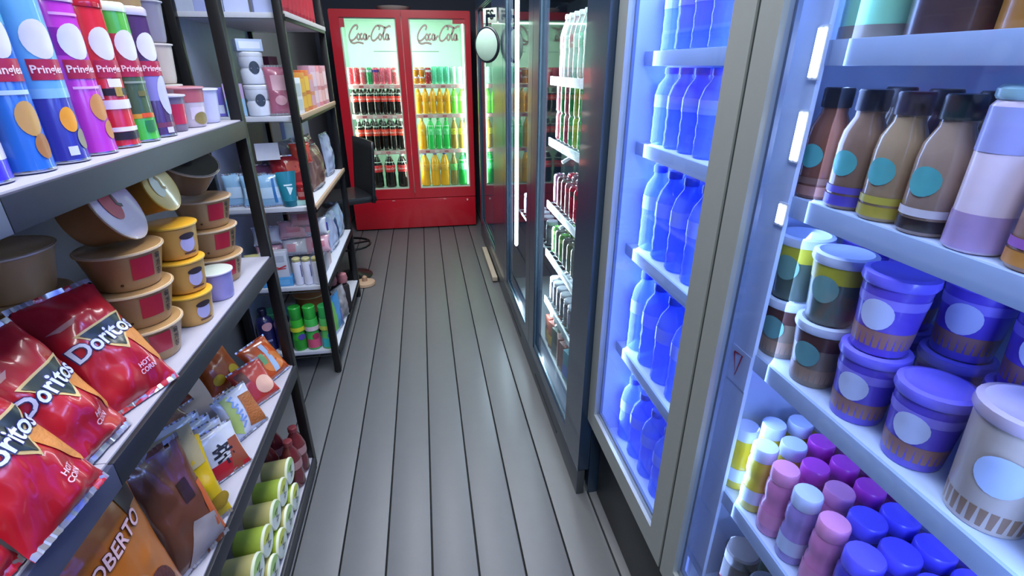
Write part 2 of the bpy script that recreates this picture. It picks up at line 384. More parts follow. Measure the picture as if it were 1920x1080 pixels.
for k, lab in enumerate(('yellow noodle cup with lilac oval, bottom of its stack', 'yellow noodle cup with lilac oval, middle of its stack', 'tan-yellow noodle cup with lilac oval, top upright one')):
    place('yel', yel, 'noodle_cup', lab, 'noodle cup', (-.590, 1.20 + .006 * k, .928 + .0825 * k), 58, 'yellow noodle cups on the middle shelf')
place('yel_tilt', bowl(.040, .051, .078, '#c08a3a', '#d9b04c', rim='#e0b84a', deco=deco_lidart('#c9c4a0', '#b08a3c')), 'noodle_cup', 'yellow cup lying on its side with gold film lid', 'noodle cup', (-.66, 1.225, 1.225), 86, 'yellow noodle cups on the middle shelf', tilt=70)
for k, lab in enumerate(('brown noodle bowl in the far stack, lowest one with red character', 'brown noodle bowl in the far stack, second up', 'brown noodle bowl in the far stack, third up')):
    place('brown', brown, 'noodle_bowl', lab, 'noodle bowl', (-.622, 1.468 + .004 * k, .928 + .0815 * k), 50, 'brown noodle bowls on the middle shelf')
place('goldbowl', bowl(.053, .072, .079, '#8f7458', '#55503a', deco=deco_lidart('#2b2a26', '#a8924a'), rough=.25), 'noodle_bowl', 'noodle bowl with glossy black and gold lid atop far stack', 'noodle bowl', (-.655, 1.475, 1.205), 60, None, tilt=30)
place('lilac', bowl(.034, .043, .078, '#9b94cf', '#c4cfc6', rim='#dcdcf0'), 'noodle_cup', 'plain lilac cup at the front edge beside yellow cups', 'noodle cup', (-.578, 1.335, .928), 60)
bigb = bowl(.062, .082, .088, '#cfa86e', '#cfa86e')
for k in range(3):
    place('bigb', bigb, 'noodle_bowl', 'large plain brown bowl at the back behind chip bags, %s from bottom' % ORD[k], 'noodle bowl', (-.778, .988, .928 + .0905 * k), 60, 'large brown bowls at the back')
for k in range(3):
    place('bigb', bigb, 'noodle_bowl', 'large plain brown bowl in the deeper left back stack, %s from bottom' % ORD[k], 'noodle bowl', (-.853, .805, .928 + .0905 * k), 60, 'large brown bowls at the back')
# cups and cartons on the top shelf
def cupdeco(c1, c2=None, v0=.2, v1=.75, c3=None):
    def f(body, lid, fn, top, r, h):
        G().drect(fn, -.022, h * v0, .018, h * v1, 6, 2).out('label_patch', M(c1, .35, coat=.3), body)
        if c2: G().ddisc(fn, .004, h * .22, .02, h * .16, .0014).out('bowl_picture', M(c2, .4), body)
        if c3: G().drect(fn, -.05, h * .62, .05, h * .97, 10, 1, .0006).out('top_band', M(c3, .4), body)
    return f
Z1 = 1.355
place('cupA', bowl(.028, .037, .082, '#7d6f86', '#c9c9d4', rim='#d6d4de', deco=cupdeco('#c22a4c')), 'noodle_cup', 'small cup with silver rim and red label, beside purple tube', 'noodle cup', (-.598, 1.375, Z1), 62)
place('cupB', bowl(.034, .044, .096, '#c9bcc8', '#c7808a', rim='#d89aa2', deco=cupdeco('#d8cadb', '#8a7a4a', .2, .5, '#b8616c')), 'noodle_cup', 'pink-topped noodle cup with a picture of noodles', 'noodle cup', (-.598, 1.475, Z1), 62)
place('cupC', bowl(.032, .041, .088, '#c3c4e0', '#d9d9ea', rim='#e4e4f2'), 'noodle_cup', 'plain pale lilac cup at the rack end, top shelf', 'noodle cup', (-.598, 1.580, Z1), 62)
tanc = bowl(.036, .046, .098, '#b59a80', '#c9b08e', rim='#d9c8a8', deco=cupdeco('#b8492a', None, .45, .9))
place('tanc', tanc, 'noodle_cup', 'tan noodle cup with orange label in the back row', 'noodle cup', (-.70, 1.50, Z1), 55, 'tan cups at the back of the top shelf')
place('tanc', tanc, 'noodle_cup', 'tan noodle cup with orange label on the stack behind pink cup', 'noodle cup', (-.70, 1.50, Z1 + .1), 55, 'tan cups at the back of the top shelf')
place('tanp', bowl(.036, .046, .11, '#b5986a', '#c6ab7e', rim='#d9c8a0'), 'noodle_cup', 'tall plain tan cup topping the back stack by the post', 'noodle cup', (-.70, 1.50, Z1 + .2), 55)
place('whc', bowl(.036, .046, .098, '#bdb3aa', '#cfc8c0', rim='#dcd6d0'), 'noodle_cup', 'plain cream cup in the back row beside tan cups', 'noodle cup', (-.70, 1.605, Z1), 55, 'cream cups in the back row')
place('whc', bowl(.036, .046, .098, '#bdb3aa'), 'noodle_cup', 'plain cream cup stacked second beside the post', 'noodle cup', (-.70, 1.605, Z1 + .1), 55, 'cream cups in the back row')
place('grc', bowl(.036, .046, .098, '#8d8a9c', '#a8a6b4', rim='#c8c8d4'), 'noodle_cup', 'grey-lilac cup topping the stack beside the post', 'noodle cup', (-.70, 1.605, Z1 + .2), 55)
def carton(w, d, h, c, faces=(), rough=.4, bev=.0015, extra=None):
    """box standing on z = 0, front on -y; faces: (u0, v0, u1, v1, colour) on the front, side '+x'"""
    def b(t):
        body = G().box(-w / 2, w / 2, -d / 2, d / 2, 0, h, bev).out('carton', M(c, rough, coat=.2, var=.05), t)
        for (u0, v0, u1, v1, cc) in faces:
            G().drect(flatfn(-d / 2), u0 * w - w / 2, v0 * h, u1 * w - w / 2, v1 * h, 1, 1).out('front_print', M(cc, rough, coat=.2), body)
            G().drect(lambda u, v, off: (w / 2 + off, u, v), u0 * d - d / 2, v0 * h, u1 * d - d / 2, v1 * h, 1, 1).out('side_print', M(cc, rough, coat=.2), body)
        if extra: extra(body)
        G().box(-w / 2 + .002, w / 2 - .002, -.0006, .0006, h - .0002, h + .0006).out('flap_seam', M('#8c8684', .6), body)
    return b
redc = carton(.075, .06, .128, '#a8323f', [(.1, .55, .5, .9, '#5a3a3a'), (.0, .05, .25, .95, '#c9a98c'), (.3, .1, .9, .42, '#b84a3e')])
place('redc', redc, 'snack_carton', 'dark red carton standing behind the purple tube', 'carton', (-.69, 1.385, Z1), 66, 'red cartons behind the tubes')
place('redc', redc, 'snack_carton', 'dark red carton stacked on another behind purple tube', 'carton', (-.69, 1.385, Z1 + .1295), 66, 'red cartons behind the tubes')
place('redd', carton(.075, .06, .128, '#a03048', [(.1, .5, .6, .9, '#d6a0a8')]), 'snack_carton', 'crimson carton standing behind the green tube', 'carton', (-.69, 1.29, Z1), 66)

# ------------------------------------------------------------------ bags
def bagfn(w, h, t, seed=0, wr=.004, pw=.55):
    def bulge(u, v):
        e = max(0, min(1, (v - .05) / .90))
        return t * (max(0, 1 - abs(u) ** 2.6) ** pw) * (max(0, math.sin(math.pi * e)) ** .42)
    def f(um, vm, off, side=1):
        u = max(-1, min(1, 2 * um / w)); v = vm / h
        e = max(0, min(1, (v - .05) / .90)); pinch = 1 - .10 * math.sin(math.pi * e) ** .7
        b = bulge(u, v) * side
        n = noise.noise(Vector((um * 22 + seed, vm * 22, seed * 1.7))) * wr * (1 if .06 < v < .94 else .3)
        n += noise.noise(Vector((um * 60 + seed, vm * 30, seed * 2.7))) * wr * .35
        edge = max(0, 1 - abs(u) ** 6)
        rip = .0018 * math.sin(um * 520) if (v < .06 or v > .94) else 0
        return (um * pinch, -b - (n * edge + 0) * side - off * side + rip, vm)
    return f
def bag(w, h, t, c, deco=None, seed=0, rough=.28, seal='#b9b9c2', wr=.004, mat=None, nu=26, nv=30):
    def b(root):
        fn = bagfn(w, h, t, seed, wr)
        m = mat or M(c, rough, coat=.6, var=.05, scale=25)
        g = G()
        g.grid(lambda a, k: fn((a - .5) * w, k * h, 0), nu, nv); g.grid(lambda a, k: fn((a - .5) * w, k * h, 0, -.4), nu, nv)
        bmesh.ops.remove_doubles(g.bm, verts=g.bm.verts, dist=.0004)
        body = g.out('bag', m, root)
        g = G()
        g.drect(fn, -w / 2 * .99, 0, w / 2 * .99, h * .045, nu, 2, .0006)
        g.out('lower_seal', M(seal, .25, .6), root, recalc=False)
        G().drect(fn, -w / 2 * .99, h * .955, w / 2 * .99, h, nu, 2, .0006).out('upper_seal', M(seal, .25, .6), root, recalc=False)
        if deco: deco(body, fn)
    return b
def deco_chip(letter=True):
    def f(body, fn):
        # dark triangle with a gold outline, a corn chip, the wordmark and the two-line flavour print
        G().dquad(fn, (-.046, .152), (.062, .166), (.016, .092), (.014, .091), 10, .0012).out('gold_triangle', M('#cdb27a', .35), body)
        G().dquad(fn, (-.038, .149), (.053, .161), (.0145, .1), (.013, .099), 10, .0022).out('dark_triangle', M('#27302f', .35), body)
        G().dquad(fn, (.026, .112), (.060, .150), (.074, .062), (.062, .046), 10, .0016).out('chip_picture', M('#c9803c', .45, bump=.4, scale=180), body)
        G().dquad(fn, (-.066, .176), (-.02, .182), (-.03, .172), (-.05, .170), 6, .0012).out('pale_flash', M('#c08a86', .4), body)
        G().dtext(fn, 'Doritos', .041, -.002, .130, .0028, rot=8, bold=.055).out('lettering_outline', M('#2a2f6a', .4), body)
        G().dtext(fn, 'Doritos', .041, -.002, .130, .0036, rot=8, bold=.018).out('lettering', M('#d5dcf4', .35), body)
        G().dtext(fn, 'HOT', .0125, .024, .056, .0024, rot=6, bold=.02).dtext(fn, 'CORN', .0125, .026, .044, .0024, rot=6, bold=.02).out('flavour_print', M('#e9c3d6', .4), body)
    return f
red_bag = [bag(.147, .245, .038, '#b0182a', deco_chip(), seed=s, wr=.013) for s in (1, 5, 9)]
for i, (y, z, tl, rz, lab) in enumerate([
  (.592, .931, -32, 86, 'red tortilla chip bag with blue-white lettering, nearest the camera'),
  (.722, .931, -30, 84, 'red tortilla chip bag in the middle of the front three'),
  (.868, .931, -35, 68, 'red tortilla chip bag beside the brown noodle bowls')]):
    place('redbag%d' % i, red_bag[i], 'chip_bag', lab, 'chip bag', (-.512 if i == 0 else -.545, y, z), rz, 'red chip bags on the middle shelf', tilt=tl)
place('redbag0', red_bag[0], 'chip_bag', 'red chip bag cut by the left frame edge', 'chip bag', (-.535, .455, .931), 88, 'red chip bags on the middle shelf', tilt=-26)
dk = bag(.165, .225, .03, '#7a1420', lambda b, f: (G().dquad(f, (-.05, .15), (.06, .16), (.03, .10), (-.02, .10), 8, .0014).out('dark_panel', M('#2c3030', .35), b), G().dtext(f, 'Doritos', .042, 0, .125, .003, rot=6, bold=.03).out('lettering', M('#c9c8cc', .4), b)), seed=3, wr=.009)
for i, (x, y, z, tl, rz) in enumerate([(-.72, .64, .955, -14, 88), (-.712, .772, .955, -12, 86), (-.72, .48, .955, -14, 90)]):
    place('dkbag', dk, 'chip_bag', ['dark red chip bag behind the nearest front bag', 'dark red chip bag propped behind the middle front bag', 'dark red chip bag behind the bag at the frame edge'][i], 'chip bag', (x, y, z), rz, 'dark red chip bags in the second row', tilt=tl)
slv = bag(.15, .29, .025, '#8a8088', seed=11, wr=.01, rough=.2)
place('slvbag', slv, 'chip_bag', 'crumpled silver-pink snack bag at the left edge, behind chips', 'snack bag', (-.86, .60, .945), 80, None, tilt=-6)

# ------------------------------------------------------------------ third shelf: pouches and noodle packs
Z3 = .505
def deco_jerky(body, fn):
    G().dtext(fn, 'OBERTO', .039, .002, .268, .002, rot=2, shear=.1, bold=.05, sx=.98).out('lettering_outline', M('#4a2a30', .5), body)
    G().dtext(fn, 'OBERTO', .039, .002, .268, .003, rot=2, shear=.1, bold=.02, sx=.98).out('lettering', M('#dcb4b8', .45), body)
    G().drect(fn, .055, .285, .10, .325, 6, 4, .0014).out('dark_panel', M('#3a2420', .4), body)
    G().ddisc(fn, .03, .10, .05, .06, .0014).out('meat_picture', M('#5a2a2a', .5, bump=.5, scale=90), body)
    G().ddisc(fn, -.03, .16, .05, .04, .0012).out('pale_flash', M('#b87a4e', .5), body)
place('jerky', bag(.225, .345, .022, '#b5651f', deco_jerky, seed=2, wr=.004, seal='#8f9aa4'), 'jerky_pouch', 'orange jerky pouch with slanted pale lettering under the chip bags', 'pouch', (-.535, .672, Z3 + .003), 92, None, tilt=-6)
def deco_brown(body, fn):
    G().drect(fn, .005, .15, .033, .20, 4, 4, .0014).out('window', M('#38261c', .3), body)
    G().dquad(fn, (-.04, .01), (.062, .01), (.055, .085), (.0, .105), 8, .0014).out('grey_panel', M('#a39a9c', .4), body)
    G().dquad(fn, (.040, .02), (.070, .02), (.070, .17), (.05, .17), 6, .0012).out('orange_edge', M('#c05a2c', .4), body)
place('brownp', bag(.140, .285, .026, '#6b4030', deco_brown, seed=4, wr=.007), 'snack_pouch', 'brown snack pouch with a small dark window, beside the jerky', 'pouch', (-.542, .862, Z3 + .003), 66, None, tilt=-12)
place('yellp', bag(.12, .235, .018, '#d8b414', lambda b, f: (G().drect(f, -.05, .16, .05, .26, 6, 4, .0014).out('grey_print', M('#b3a577', .4), b), G().ddisc(f, .04, .05, .03, .02, .0016).out('dark_print', M('#9a7c1e', .4), b)), seed=6, wr=.005), 'snack_pouch', 'bright yellow pouch squeezed behind the brown one', 'pouch', (-.560, .938, Z3 + .003), 52, None, tilt=-12)
place('bluep', bag(.10, .26, .012, '#9fc0cf', seed=8), 'snack_pouch', 'thin pale blue pouch standing behind the jerky pouch', 'pouch', (-.66, .80, Z3 + .003), 60, None, tilt=-6)
place('goldp', bag(.15, .22, .02, '#b5a548', seed=12, wr=.012, rough=.18), 'snack_pouch', 'crumpled gold foil pouch at the back of the third shelf', 'pouch', (-.72, 1.02, Z3 + .06), 66, None, tilt=-16)
place('clearp', bag(.19, .16, .03, '#8a6a58', seed=14, wr=.012, rough=.15, mat=CLEAR('#9a7460', .7), seal='#d4d6d8'), 'snack_pouch', 'clear wrapped brown snack pack behind the noodle packs', 'pouch', (-.74, 1.17, Z3 + .10), 66, None, tilt=-40)
def deco_shin(body, fn):
    G().drect(fn, -.058, .004, .058, .045, 8, 4, .0010).out('red_base', M('#b3202a', .35), body)
    G().dquad(fn, (.005, .004), (.058, .004), (.058, .09), (.03, .09), 6, .0014).out('bowl_picture', M('#8f4a30', .4), body)
    G().dtext(fn, '辛', .062, .004, .058, .002, rot=4, bold=.02).out('lettering', M('#20202c', .5), body)
shin = bag(.125, .135, .015, '#cfd2da', deco_shin, seed=15, wr=.004)
slot = [(-.575, 1.075, 'front'), (-.60, 1.055, 'second'), (-.625, 1.035, 'third'), (-.65, 1.015, 'fourth')]
for i, (x, y, nm) in enumerate([(-.566, 1.110, 'foremost'), (-.600, 1.128, 'second'), (-.634, 1.146, 'third'), (-.668, 1.164, 'hindmost')]):
    place('shin', shin, 'noodle_pack', '%s white and red noodle pack in the file of four' % nm, 'noodle pack', (x + .0, y, Z3 + .003), 52, 'white and red noodle packs', tilt=-26)
def deco_neo(body, fn):
    G().dquad(fn, (-.005, .02), (.055, .006), (.055, .11), (.01, .115), 8, .0012).out('noodle_picture', M('#a5602e', .5, bump=.8, scale=160), body)
    G().dquad(fn, (-.058, .03), (-.03, .01), (-.012, .13), (-.04, .13), 6, .0012).out('green_flash', M('#a9bd6a', .4), body)
    for (a, b) in ((.03, .05), (.052, .072), (.075, .092), (.096, .118)):
        G().dstroke(fn, [(-.026, a), (-.012, a + .012), (-.022, b), (-.004, b + .004)], .006, .002).out('blue_print', M('#7f9fe0', .4), body)
place('neo', bag(.125, .14, .022, '#c9cfe0', deco_neo, seed=17, wr=.004), 'noodle_pack', 'pale blue noodle pack with a picture of fried noodles', 'noodle pack', (-.562, 1.285, Z3 + .003), 62, None, tilt=-28)
def deco_or(body, fn):
    G().ddisc(fn, .02, .05, .035, .03, .0012).out('pale_circle', M('#d9aa98', .4), body)
    G().drect(fn, -.05, .08, -.02, .12, 4, 4, .0012).out('dark_print', M('#6a3430', .4), body)
place('orp', bag(.125, .135, .022, '#b83a34', deco_or, seed=19, wr=.004), 'noodle_pack', 'red noodle pack with a pale pink circle, beside fried noodles', 'noodle pack', (-.565, 1.435, Z3 + .003), 58, None, tilt=-34)
def deco_or2(body, fn):
    G().ddisc(fn, .01, .055, .045, .035, .0012).out('bowl_picture', M('#d07a3c', .4), body)
    G().dquad(fn, (-.008, .02), (.014, .02), (.02, .125), (0, .125), 6, .0016).out('blue_print', M('#9fb8d8', .4), body)
    G().drect(fn, -.03, .06, -.012, .10, 3, 3, .0018).out('green_print', M('#6fa56a', .4), body)
place('orq', bag(.135, .15, .026, '#c2501c', deco_or2, seed=21, wr=.006), 'noodle_pack', 'orange noodle pack with pale blue strip, by the rack post', 'noodle pack', (-.562, 1.57, Z3 + .003), 66, None, tilt=-36)
place('orr', bag(.135, .15, .026, '#b0521e', lambda b, f: (G().ddisc(f, -.03, .04, .02, .016, .0014).out('yellow_spot', M('#d9b62c', .4), b), G().ddisc(f, .035, .045, .02, .018, .0014).out('yellow_spot', M('#d9b62c', .4), b)), seed=23, wr=.006), 'noodle_pack', 'burnt orange pack with two yellow spots, behind the red one', 'noodle pack', (-.665, 1.45, Z3 + .055), 62, None, tilt=-34)
place('gld', bag(.12, .14, .02, '#9a7a5a', seed=25, wr=.01, rough=.2), 'noodle_pack', 'crumpled bronze foil pack at the back by the post', 'noodle pack', (-.78, 1.52, Z3 + .10), 60, None, tilt=-24)
place('drk', bag(.14, .15, .025, '#7a3424', seed=27, wr=.01), 'noodle_pack', 'dark rust pack at the back of the third shelf', 'noodle pack', (-.78, 1.32, Z3 + .07), 60, None, tilt=-30)

# ------------------------------------------------------------------ bottom shelf: cups on their sides, dark red bottles
Z4 = .07
def side_cup(c, lid, print_c):
    def b(t):      # axis along y, lid facing -y, resting on z = 0
        r = .046
        body = G().lathe([(.034, .085), (.036, .083), (r - .003, .004), (r - .003, 0)], 24, axis='y', z0=r).out('cup', M(c, .35, coat=.4, var=.05), t)
        G().lathe([(r, 0.004), (r, -.002), (r - .003, -.004)], 24, axis='y', z0=r, cap=False).out('rim', M('#e4ead0', .35), t)
        l = G().ddisc(lambda u, v, off: (u, -.0035 - off, r + v), 0, 0, r - .002, r - .002, 0, 24).out('lid', M(lid, .3, coat=.4), t, recalc=True)
        fn = lambda u, v, off: (u, -.0035 - off, r + v)
        G().dstroke(fn, [(-.014, .014), (.012, .016), (-.006, -.004), (.014, -.014), (-.01, -.018)], .006).out('dark_print', M('#28323a', .5), l)
        G().ddisc(fn, 0, 0, r - .003, r - .003, .0006, 20, 2, 20, 150).out('lid_flash', M(print_c, .35), l)
    return b
lime = side_cup('#a9c24a', '#d9e4dc', '#dce45a'); limb = side_cup('#c0b878', '#dce6e0', '#b4dc80')
k = 0
for row, (zz, x) in enumerate(((Z4, -.536), (Z4 + .0915, -.545))):
    for i in range(6):
        y = .93 + .0945 * i + (.03 if row else 0)
        place('lime' if (i + row) % 2 else 'limb', lime if (i + row) % 2 else limb, 'noodle_cup',
              'lime cup lying lid outward, %s from near end, %s bottom shelf row' % (ORD[i], ('lower', 'upper')[row]), 'noodle cup', (x, y, zz), 90, 'lime cups on the bottom shelf')
def pet(c, cap, r=.034, h=.20):
    def b(t):
        G().lathe([(r * .9, 0), (r, .006), (r, h * .28), (r * .94, h * .34), (r, h * .42), (r, h * .62), (r * .7, h * .78), (.014, h * .88), (.014, h * .93)], 20).out('bottle', M(c, .2, coat=.6), t)
        G().lathe([(.016, h * .92), (.016, h), (.014, h + .002)], 16).out('cap', M(cap, .4), t)
        G().lathe([(r + .0006, h * .43), (r + .0006, h * .6)], 20, cap=False).out('label_band', M('#b58a8a', .4), t)
    return b
pb = pet('#6e2a30', '#8a3a40')
for i, (x, y) in enumerate([(-.562, 1.515), (-.562, 1.59), (-.64, 1.52), (-.64, 1.60)]):
    place('pb', pb, 'drink_bottle', ['dark red bottle at the bottom shelf front, near one', 'dark red bottle at the bottom shelf front, by the post', 'dark red bottle in the second row, near one', 'dark red bottle in the second row, by the post'][i], 'bottle', (x, y, Z4), 90, 'dark red bottles on the bottom shelf')


# ------------------------------------------------------------------ far rack: toiletries
def tin(r, h, c, cap=None, band=None, caph=.03, capr=None, deco=None, prof=None):
    def b(t):
        body = G().lathe(prof or [(r - .003, 0), (r, .003), (r, h - caph - .006), (r - .004, h - caph)], 20).out('bottle', M(c, .3, coat=.5, var=.04), t)
        if cap: G().lathe([((capr or r) - .002, h - caph), (capr or r, h - caph + .003), (capr or r, h - .004), ((capr or r) - .004, h)], 20).out('cap', M(cap, .35, coat=.3), t)
        fn = cylfn(r)
        for (v0, v1, cc) in band or ():
            G().drect(fn, -r * 3.1, h * v0, r * 3.1, h * v1, 20, 1, .0006).out('label_band', M(cc, .35, coat=.3), body)
        if deco: deco(body, fn, h)
    return b
def put(key, b, name, lab, cat, loc, rz=40, grp=None, tilt=0):
    return place(key, b, name, lab, cat, loc, rz, grp, tilt)
FX = -.56
# top board, z = 1.695
for i, (y, x, c) in enumerate([(2.46, -.61, '#aab6e0'), (2.46, -.72, '#b9c4ea'), (2.46, -.83, '#8f9ac8')]):
    put('wbox%d' % i, carton(.09, .09, .16, c, [(.2, .5, .8, .8, '#7f8bb8')]), 'tall_carton', ['pale blue carton at the top board corner by the post', 'pale blue carton in the middle of the top board end', 'blue-grey carton at the back of the top board end'][i], 'carton', (x, y, 1.695), 20, 'pale cartons on the top board')
rb = tin(.036, .20, '#8e2634', '#a03040', [(.15, .6, '#a8343e')], .04, .03)
for i in range(8):
    put('rb', rb, 'red_bottle', '%s red bottle from the near end on the far rack top board' % ORD[i], 'bottle', (-.575, 2.565 + .085 * i, 1.695), 60, 'red bottles on the top board')
# second board, z = 1.30 : seen end-on and from the front
ZB = 1.30
put('lbox', carton(.075, .06, .13, '#8fb8d8', [(.0, .55, 1, 1, '#b8a0d0'), (.2, .1, .8, .45, '#a0cfe0')]), 'small_carton', 'small pale blue carton with a lilac top beside white jars', 'carton', (-.792, 2.44, ZB), 18)
put('vbox', carton(.05, .05, .115, '#6a62c8', [(.1, .1, .9, .4, '#c9d4f0')]), 'small_carton', 'violet carton at the back corner of the second board', 'carton', (-.865, 2.45, ZB), 18)
def jar_deco(body, fn, h):
    G().ddisc(fn, 0, h * .52, .020, h * .2).out('dark_disc', M('#3c4658', .4), body)
    G().dstroke(fn, [(-.014, h * .5), (.014, h * .5)], .003, .0018).out('pale_line', M('#b4c2d2', .4), body)
wj = tin(.048, .125, '#d4dcee', '#e4eaf6', None, .02, .049, jar_deco, [(.042, 0), (.046, .004), (.048, .05), (.042, .062), (.048, .075), (.048, .105)])
for k in range(2):
    put('wj', wj, 'white_jar', ['white waisted jar with a dark disc, lower of two', 'white waisted jar with a dark disc, upper of two'][k], 'jar', (-.700, 2.445, ZB + .127 * k), 28, 'stacked white jars')
put('wtop', carton(.10, .07, .045, '#b9cdea', [(.1, .2, .9, .8, '#dfe8f6')]), 'flat_carton', 'flat pale blue carton lying on the upper white jar', 'carton', (-.700, 2.445, ZB + .2545), 28)
def ppack(c, c2): return bag(.10, .20, .02, c, lambda b, f: (G().drect(f, -.03, .10, .03, .16, 4, 4, .0014).out('pale_print', M(c2, .4), b), G().ddisc(f, 0, .06, .025, .02, .0014).out('pale_print', M('#d9a8b8', .4), b)), seed=31, wr=.006)
put('ppk', ppack('#a5607a', '#c9a0b0'), 'hanging_pack', 'dusty pink wrapped pack between white jars and post', 'pack', (-.603, 2.43, ZB + .002), 20, None, -4)
for i, (y, c, c2, h) in enumerate([(2.52, '#d9dde4', '#b8c4c4', .15), (2.62, '#c98a3c', '#e0b04a', .17), (2.72, '#d0703c', '#e8c050', .18), (2.82, '#d98a6a', '#d0a0b0', .16), (2.92, '#c9a0b4', '#e0c4d0', .20), (3.02, '#d98090', '#ecc0c4', .20), (3.12, '#c0707c', '#e4b0b0', .19), (3.22, '#c9909c', '#e8c8cc', .20)]):
    put('fb%d' % i, carton(.085, .06, h, c, [(.1, .5, .9, .85, c2), (.1, .1, .9, .4, '#e0b04a' if i in (1, 2) else c2)]), 'cosmetics_carton', ['white carton nearest the post, second board front', 'amber carton, second along the second board front', 'orange and yellow carton, third along the second board', 'peach carton in the middle of the second board front', 'lilac-pink carton past the middle, second board', 'salmon pink carton, sixth along the second board', 'dull rose carton, seventh along the second board', 'pale rose carton at the far end, second board'][i], 'carton', (-.575, y, ZB), 80, 'cartons along the second board')
put('wtube', tin(.02, .17, '#e6e8ee', '#d0dada', None, .05, .016), 'white_tube', 'slim white bottle standing on the second board behind cartons', 'bottle', (-.66, 2.56, ZB), 30)
put('dbot', tin(.024, .24, '#1f3a34', '#1a2a2c', None, .06, .02), 'dark_bottle', 'dark green tall bottle behind the slim white one', 'bottle', (-.74, 2.57, ZB), 30)
put('mag', carton(.07, .05, .24, '#5a1f3c', [(.2, .2, .8, .8, '#7a2a50')]), 'tall_carton', 'tall plum carton at the back of the second board', 'carton', (-.72, 2.80, ZB), 70)
# third board, z = .90
ZC = .90
lb = bag(.115, .15, .018, '#8fbce0', lambda b, f: (G().drect(f, -.05, .04, .05, .09, 6, 4, .0014).out('pale_print', M('#bcd8f0', .4), b), G().dquad(f, (.02, .02), (.034, .02), (.030, .13), (.018, .13), 6, .0018).out('blue_strip', M('#2f6fb0', .4), b)), seed=33, wr=.003)
for i, x in enumerate((-.865, -.785, -.722)):
    put('lb', lb, 'wipes_pack', ['pale blue wipes pack furthest from the aisle', 'pale blue wipes pack in the middle of three', 'pale blue wipes pack beside the teal tube'][i], 'pack', (x, 2.45 - .018 * i, ZC + .001), 14, 'pale blue packs on the third board', -5)
def teal_tube(t):
    body = G().grid(lambda a, k: (.043 * (2 * a - 1) * (.72 + .28 * min(1, k * 1.1)), -.022 * math.sqrt(max(0, 1 - (2 * a - 1) ** 2)) * (1 - k * .8), .028 + .13 * k), 16, 12)
    body.grid(lambda a, k: (.043 * (2 * a - 1) * (.72 + .28 * min(1, k * 1.1)), .022 * math.sqrt(max(0, 1 - (2 * a - 1) ** 2)) * (1 - k * .8), .028 + .13 * k), 16, 12)
    o = body.out('tube', M('#1c7f96', .35, coat=.4), t)
    G().lathe([(.028, 0), (.030, .003), (.030, .028), (.026, .030)], 20).out('cap', M('#176a80', .35), t)
    f = lambda u, v, off: (u, -.022 * (1 - (v - .028) / .13 * .8) * math.sqrt(max(0, 1 - (u / .04) ** 2)) - off, v)
    G().drect(f, -.018, .095, .018, .102, 4, 1).dquad(f, (-.008, .092), (.020, .085), (.004, .055), (.0, .055), 4).out('white_print', M('#d6eef4', .4), o)
put('teal', teal_tube, 'cream_tube', 'teal squeeze tube standing on its cap, with white print', 'tube', (-.640, 2.425, ZC), 24)
put('redjar', tin(.024, .075, '#b3202c', '#c82a34', [(.2, .5, '#d98a8a')], .02), 'red_jar', 'small red jar by the post on the third board', 'jar', (-.588, 2.46, ZC + .022), 30)
put('minibox', carton(.07, .06, .02, '#a9d4d4'), 'flat_carton', 'flat pale mint carton under the small red jar', 'carton', (-.590, 2.455, ZC), 10)
put('pnl', carton(.56, .02, .36, '#aebadb', [(.02, .02, .98, .97, '#b6c2e2')]), 'pale_board', 'pale blue-grey board standing behind packs on the third board', 'board', (-.70, 3.03, ZC), 90)
put('redbg', bag(.16, .15, .04, '#a01c28', lambda b, f: G().ddisc(f, .03, .09, .04, .03, .0014).out('orange_print', M('#d0503c', .4), b), seed=35, wr=.010), 'red_pack', 'crumpled red pack at the back of the third board', 'pack', (-.66, 2.56, ZC + .06), 20, None, -14)
put('orbg', bag(.10, .10, .03, '#d04a38', seed=36, wr=.008), 'red_pack', 'orange-red pack standing above the crumpled red pack', 'pack', (-.60, 2.62, ZC + .16), 30, None, -10)
put('plm', bag(.14, .14, .03, '#8a5478', seed=37, wr=.008), 'plum_pack', 'dull plum pack at the back left of third board', 'pack', (-.80, 2.56, ZC + .03), 16, None, -14)
put('note', lambda t: (G().box(-.05, .05, -.0008, .0008, 0, .075).out('card', M('#dfe2f0', .6), t), G().box(-.05, .05, -.0008, .025, -.0012, 0).out('folded_foot', M('#dfe2f0', .6), t)), 'white_card', 'blank white card standing above packs on the third board', 'card', (-.72, 2.50, ZC + .2), 14, None, -8)
put('hold', carton(.14, .12, .198, '#5f5c70'), 'dark_carton', 'grey storage carton under the white card', 'carton', (-.72, 2.68, ZC), 0)
# front of the third board
def cushion(c, c2): return bag(.22, .22, .04, c, lambda b, f: G().drect(f, -.06, .12, .06, .17, 6, 4, .0014).out('print', M(c2, .4), b), seed=41, wr=.010)
put('cu1', cushion('#7a5a52', '#5d4440'), 'brown_pack', 'large brown wrapped pack on the third board front', 'pack', (-.575, 2.80, ZC + .002), 84, None, -6)
put('cu2', cushion('#9a3040', '#c9c4cc'), 'red_white_pack', 'red and white pack leaning behind the brown one', 'pack', (-.64, 2.98, ZC + .03), 84, None, -6)
put('cu3', bag(.16, .24, .03, '#a9b8d8', seed=43, wr=.01, mat=CLEAR('#c4d0ea', .6)), 'clear_pack', 'clear bluish bag standing at the far end of third board', 'pack', (-.57, 3.16, ZC + .002), 84, None, -5)
put('cu4', bag(.16, .13, .03, '#6d6a72', seed=44, wr=.01), 'grey_pack', 'grey crumpled pack above the brown one, third board', 'pack', (-.66, 2.66, ZC + .14), 80, None, -10)
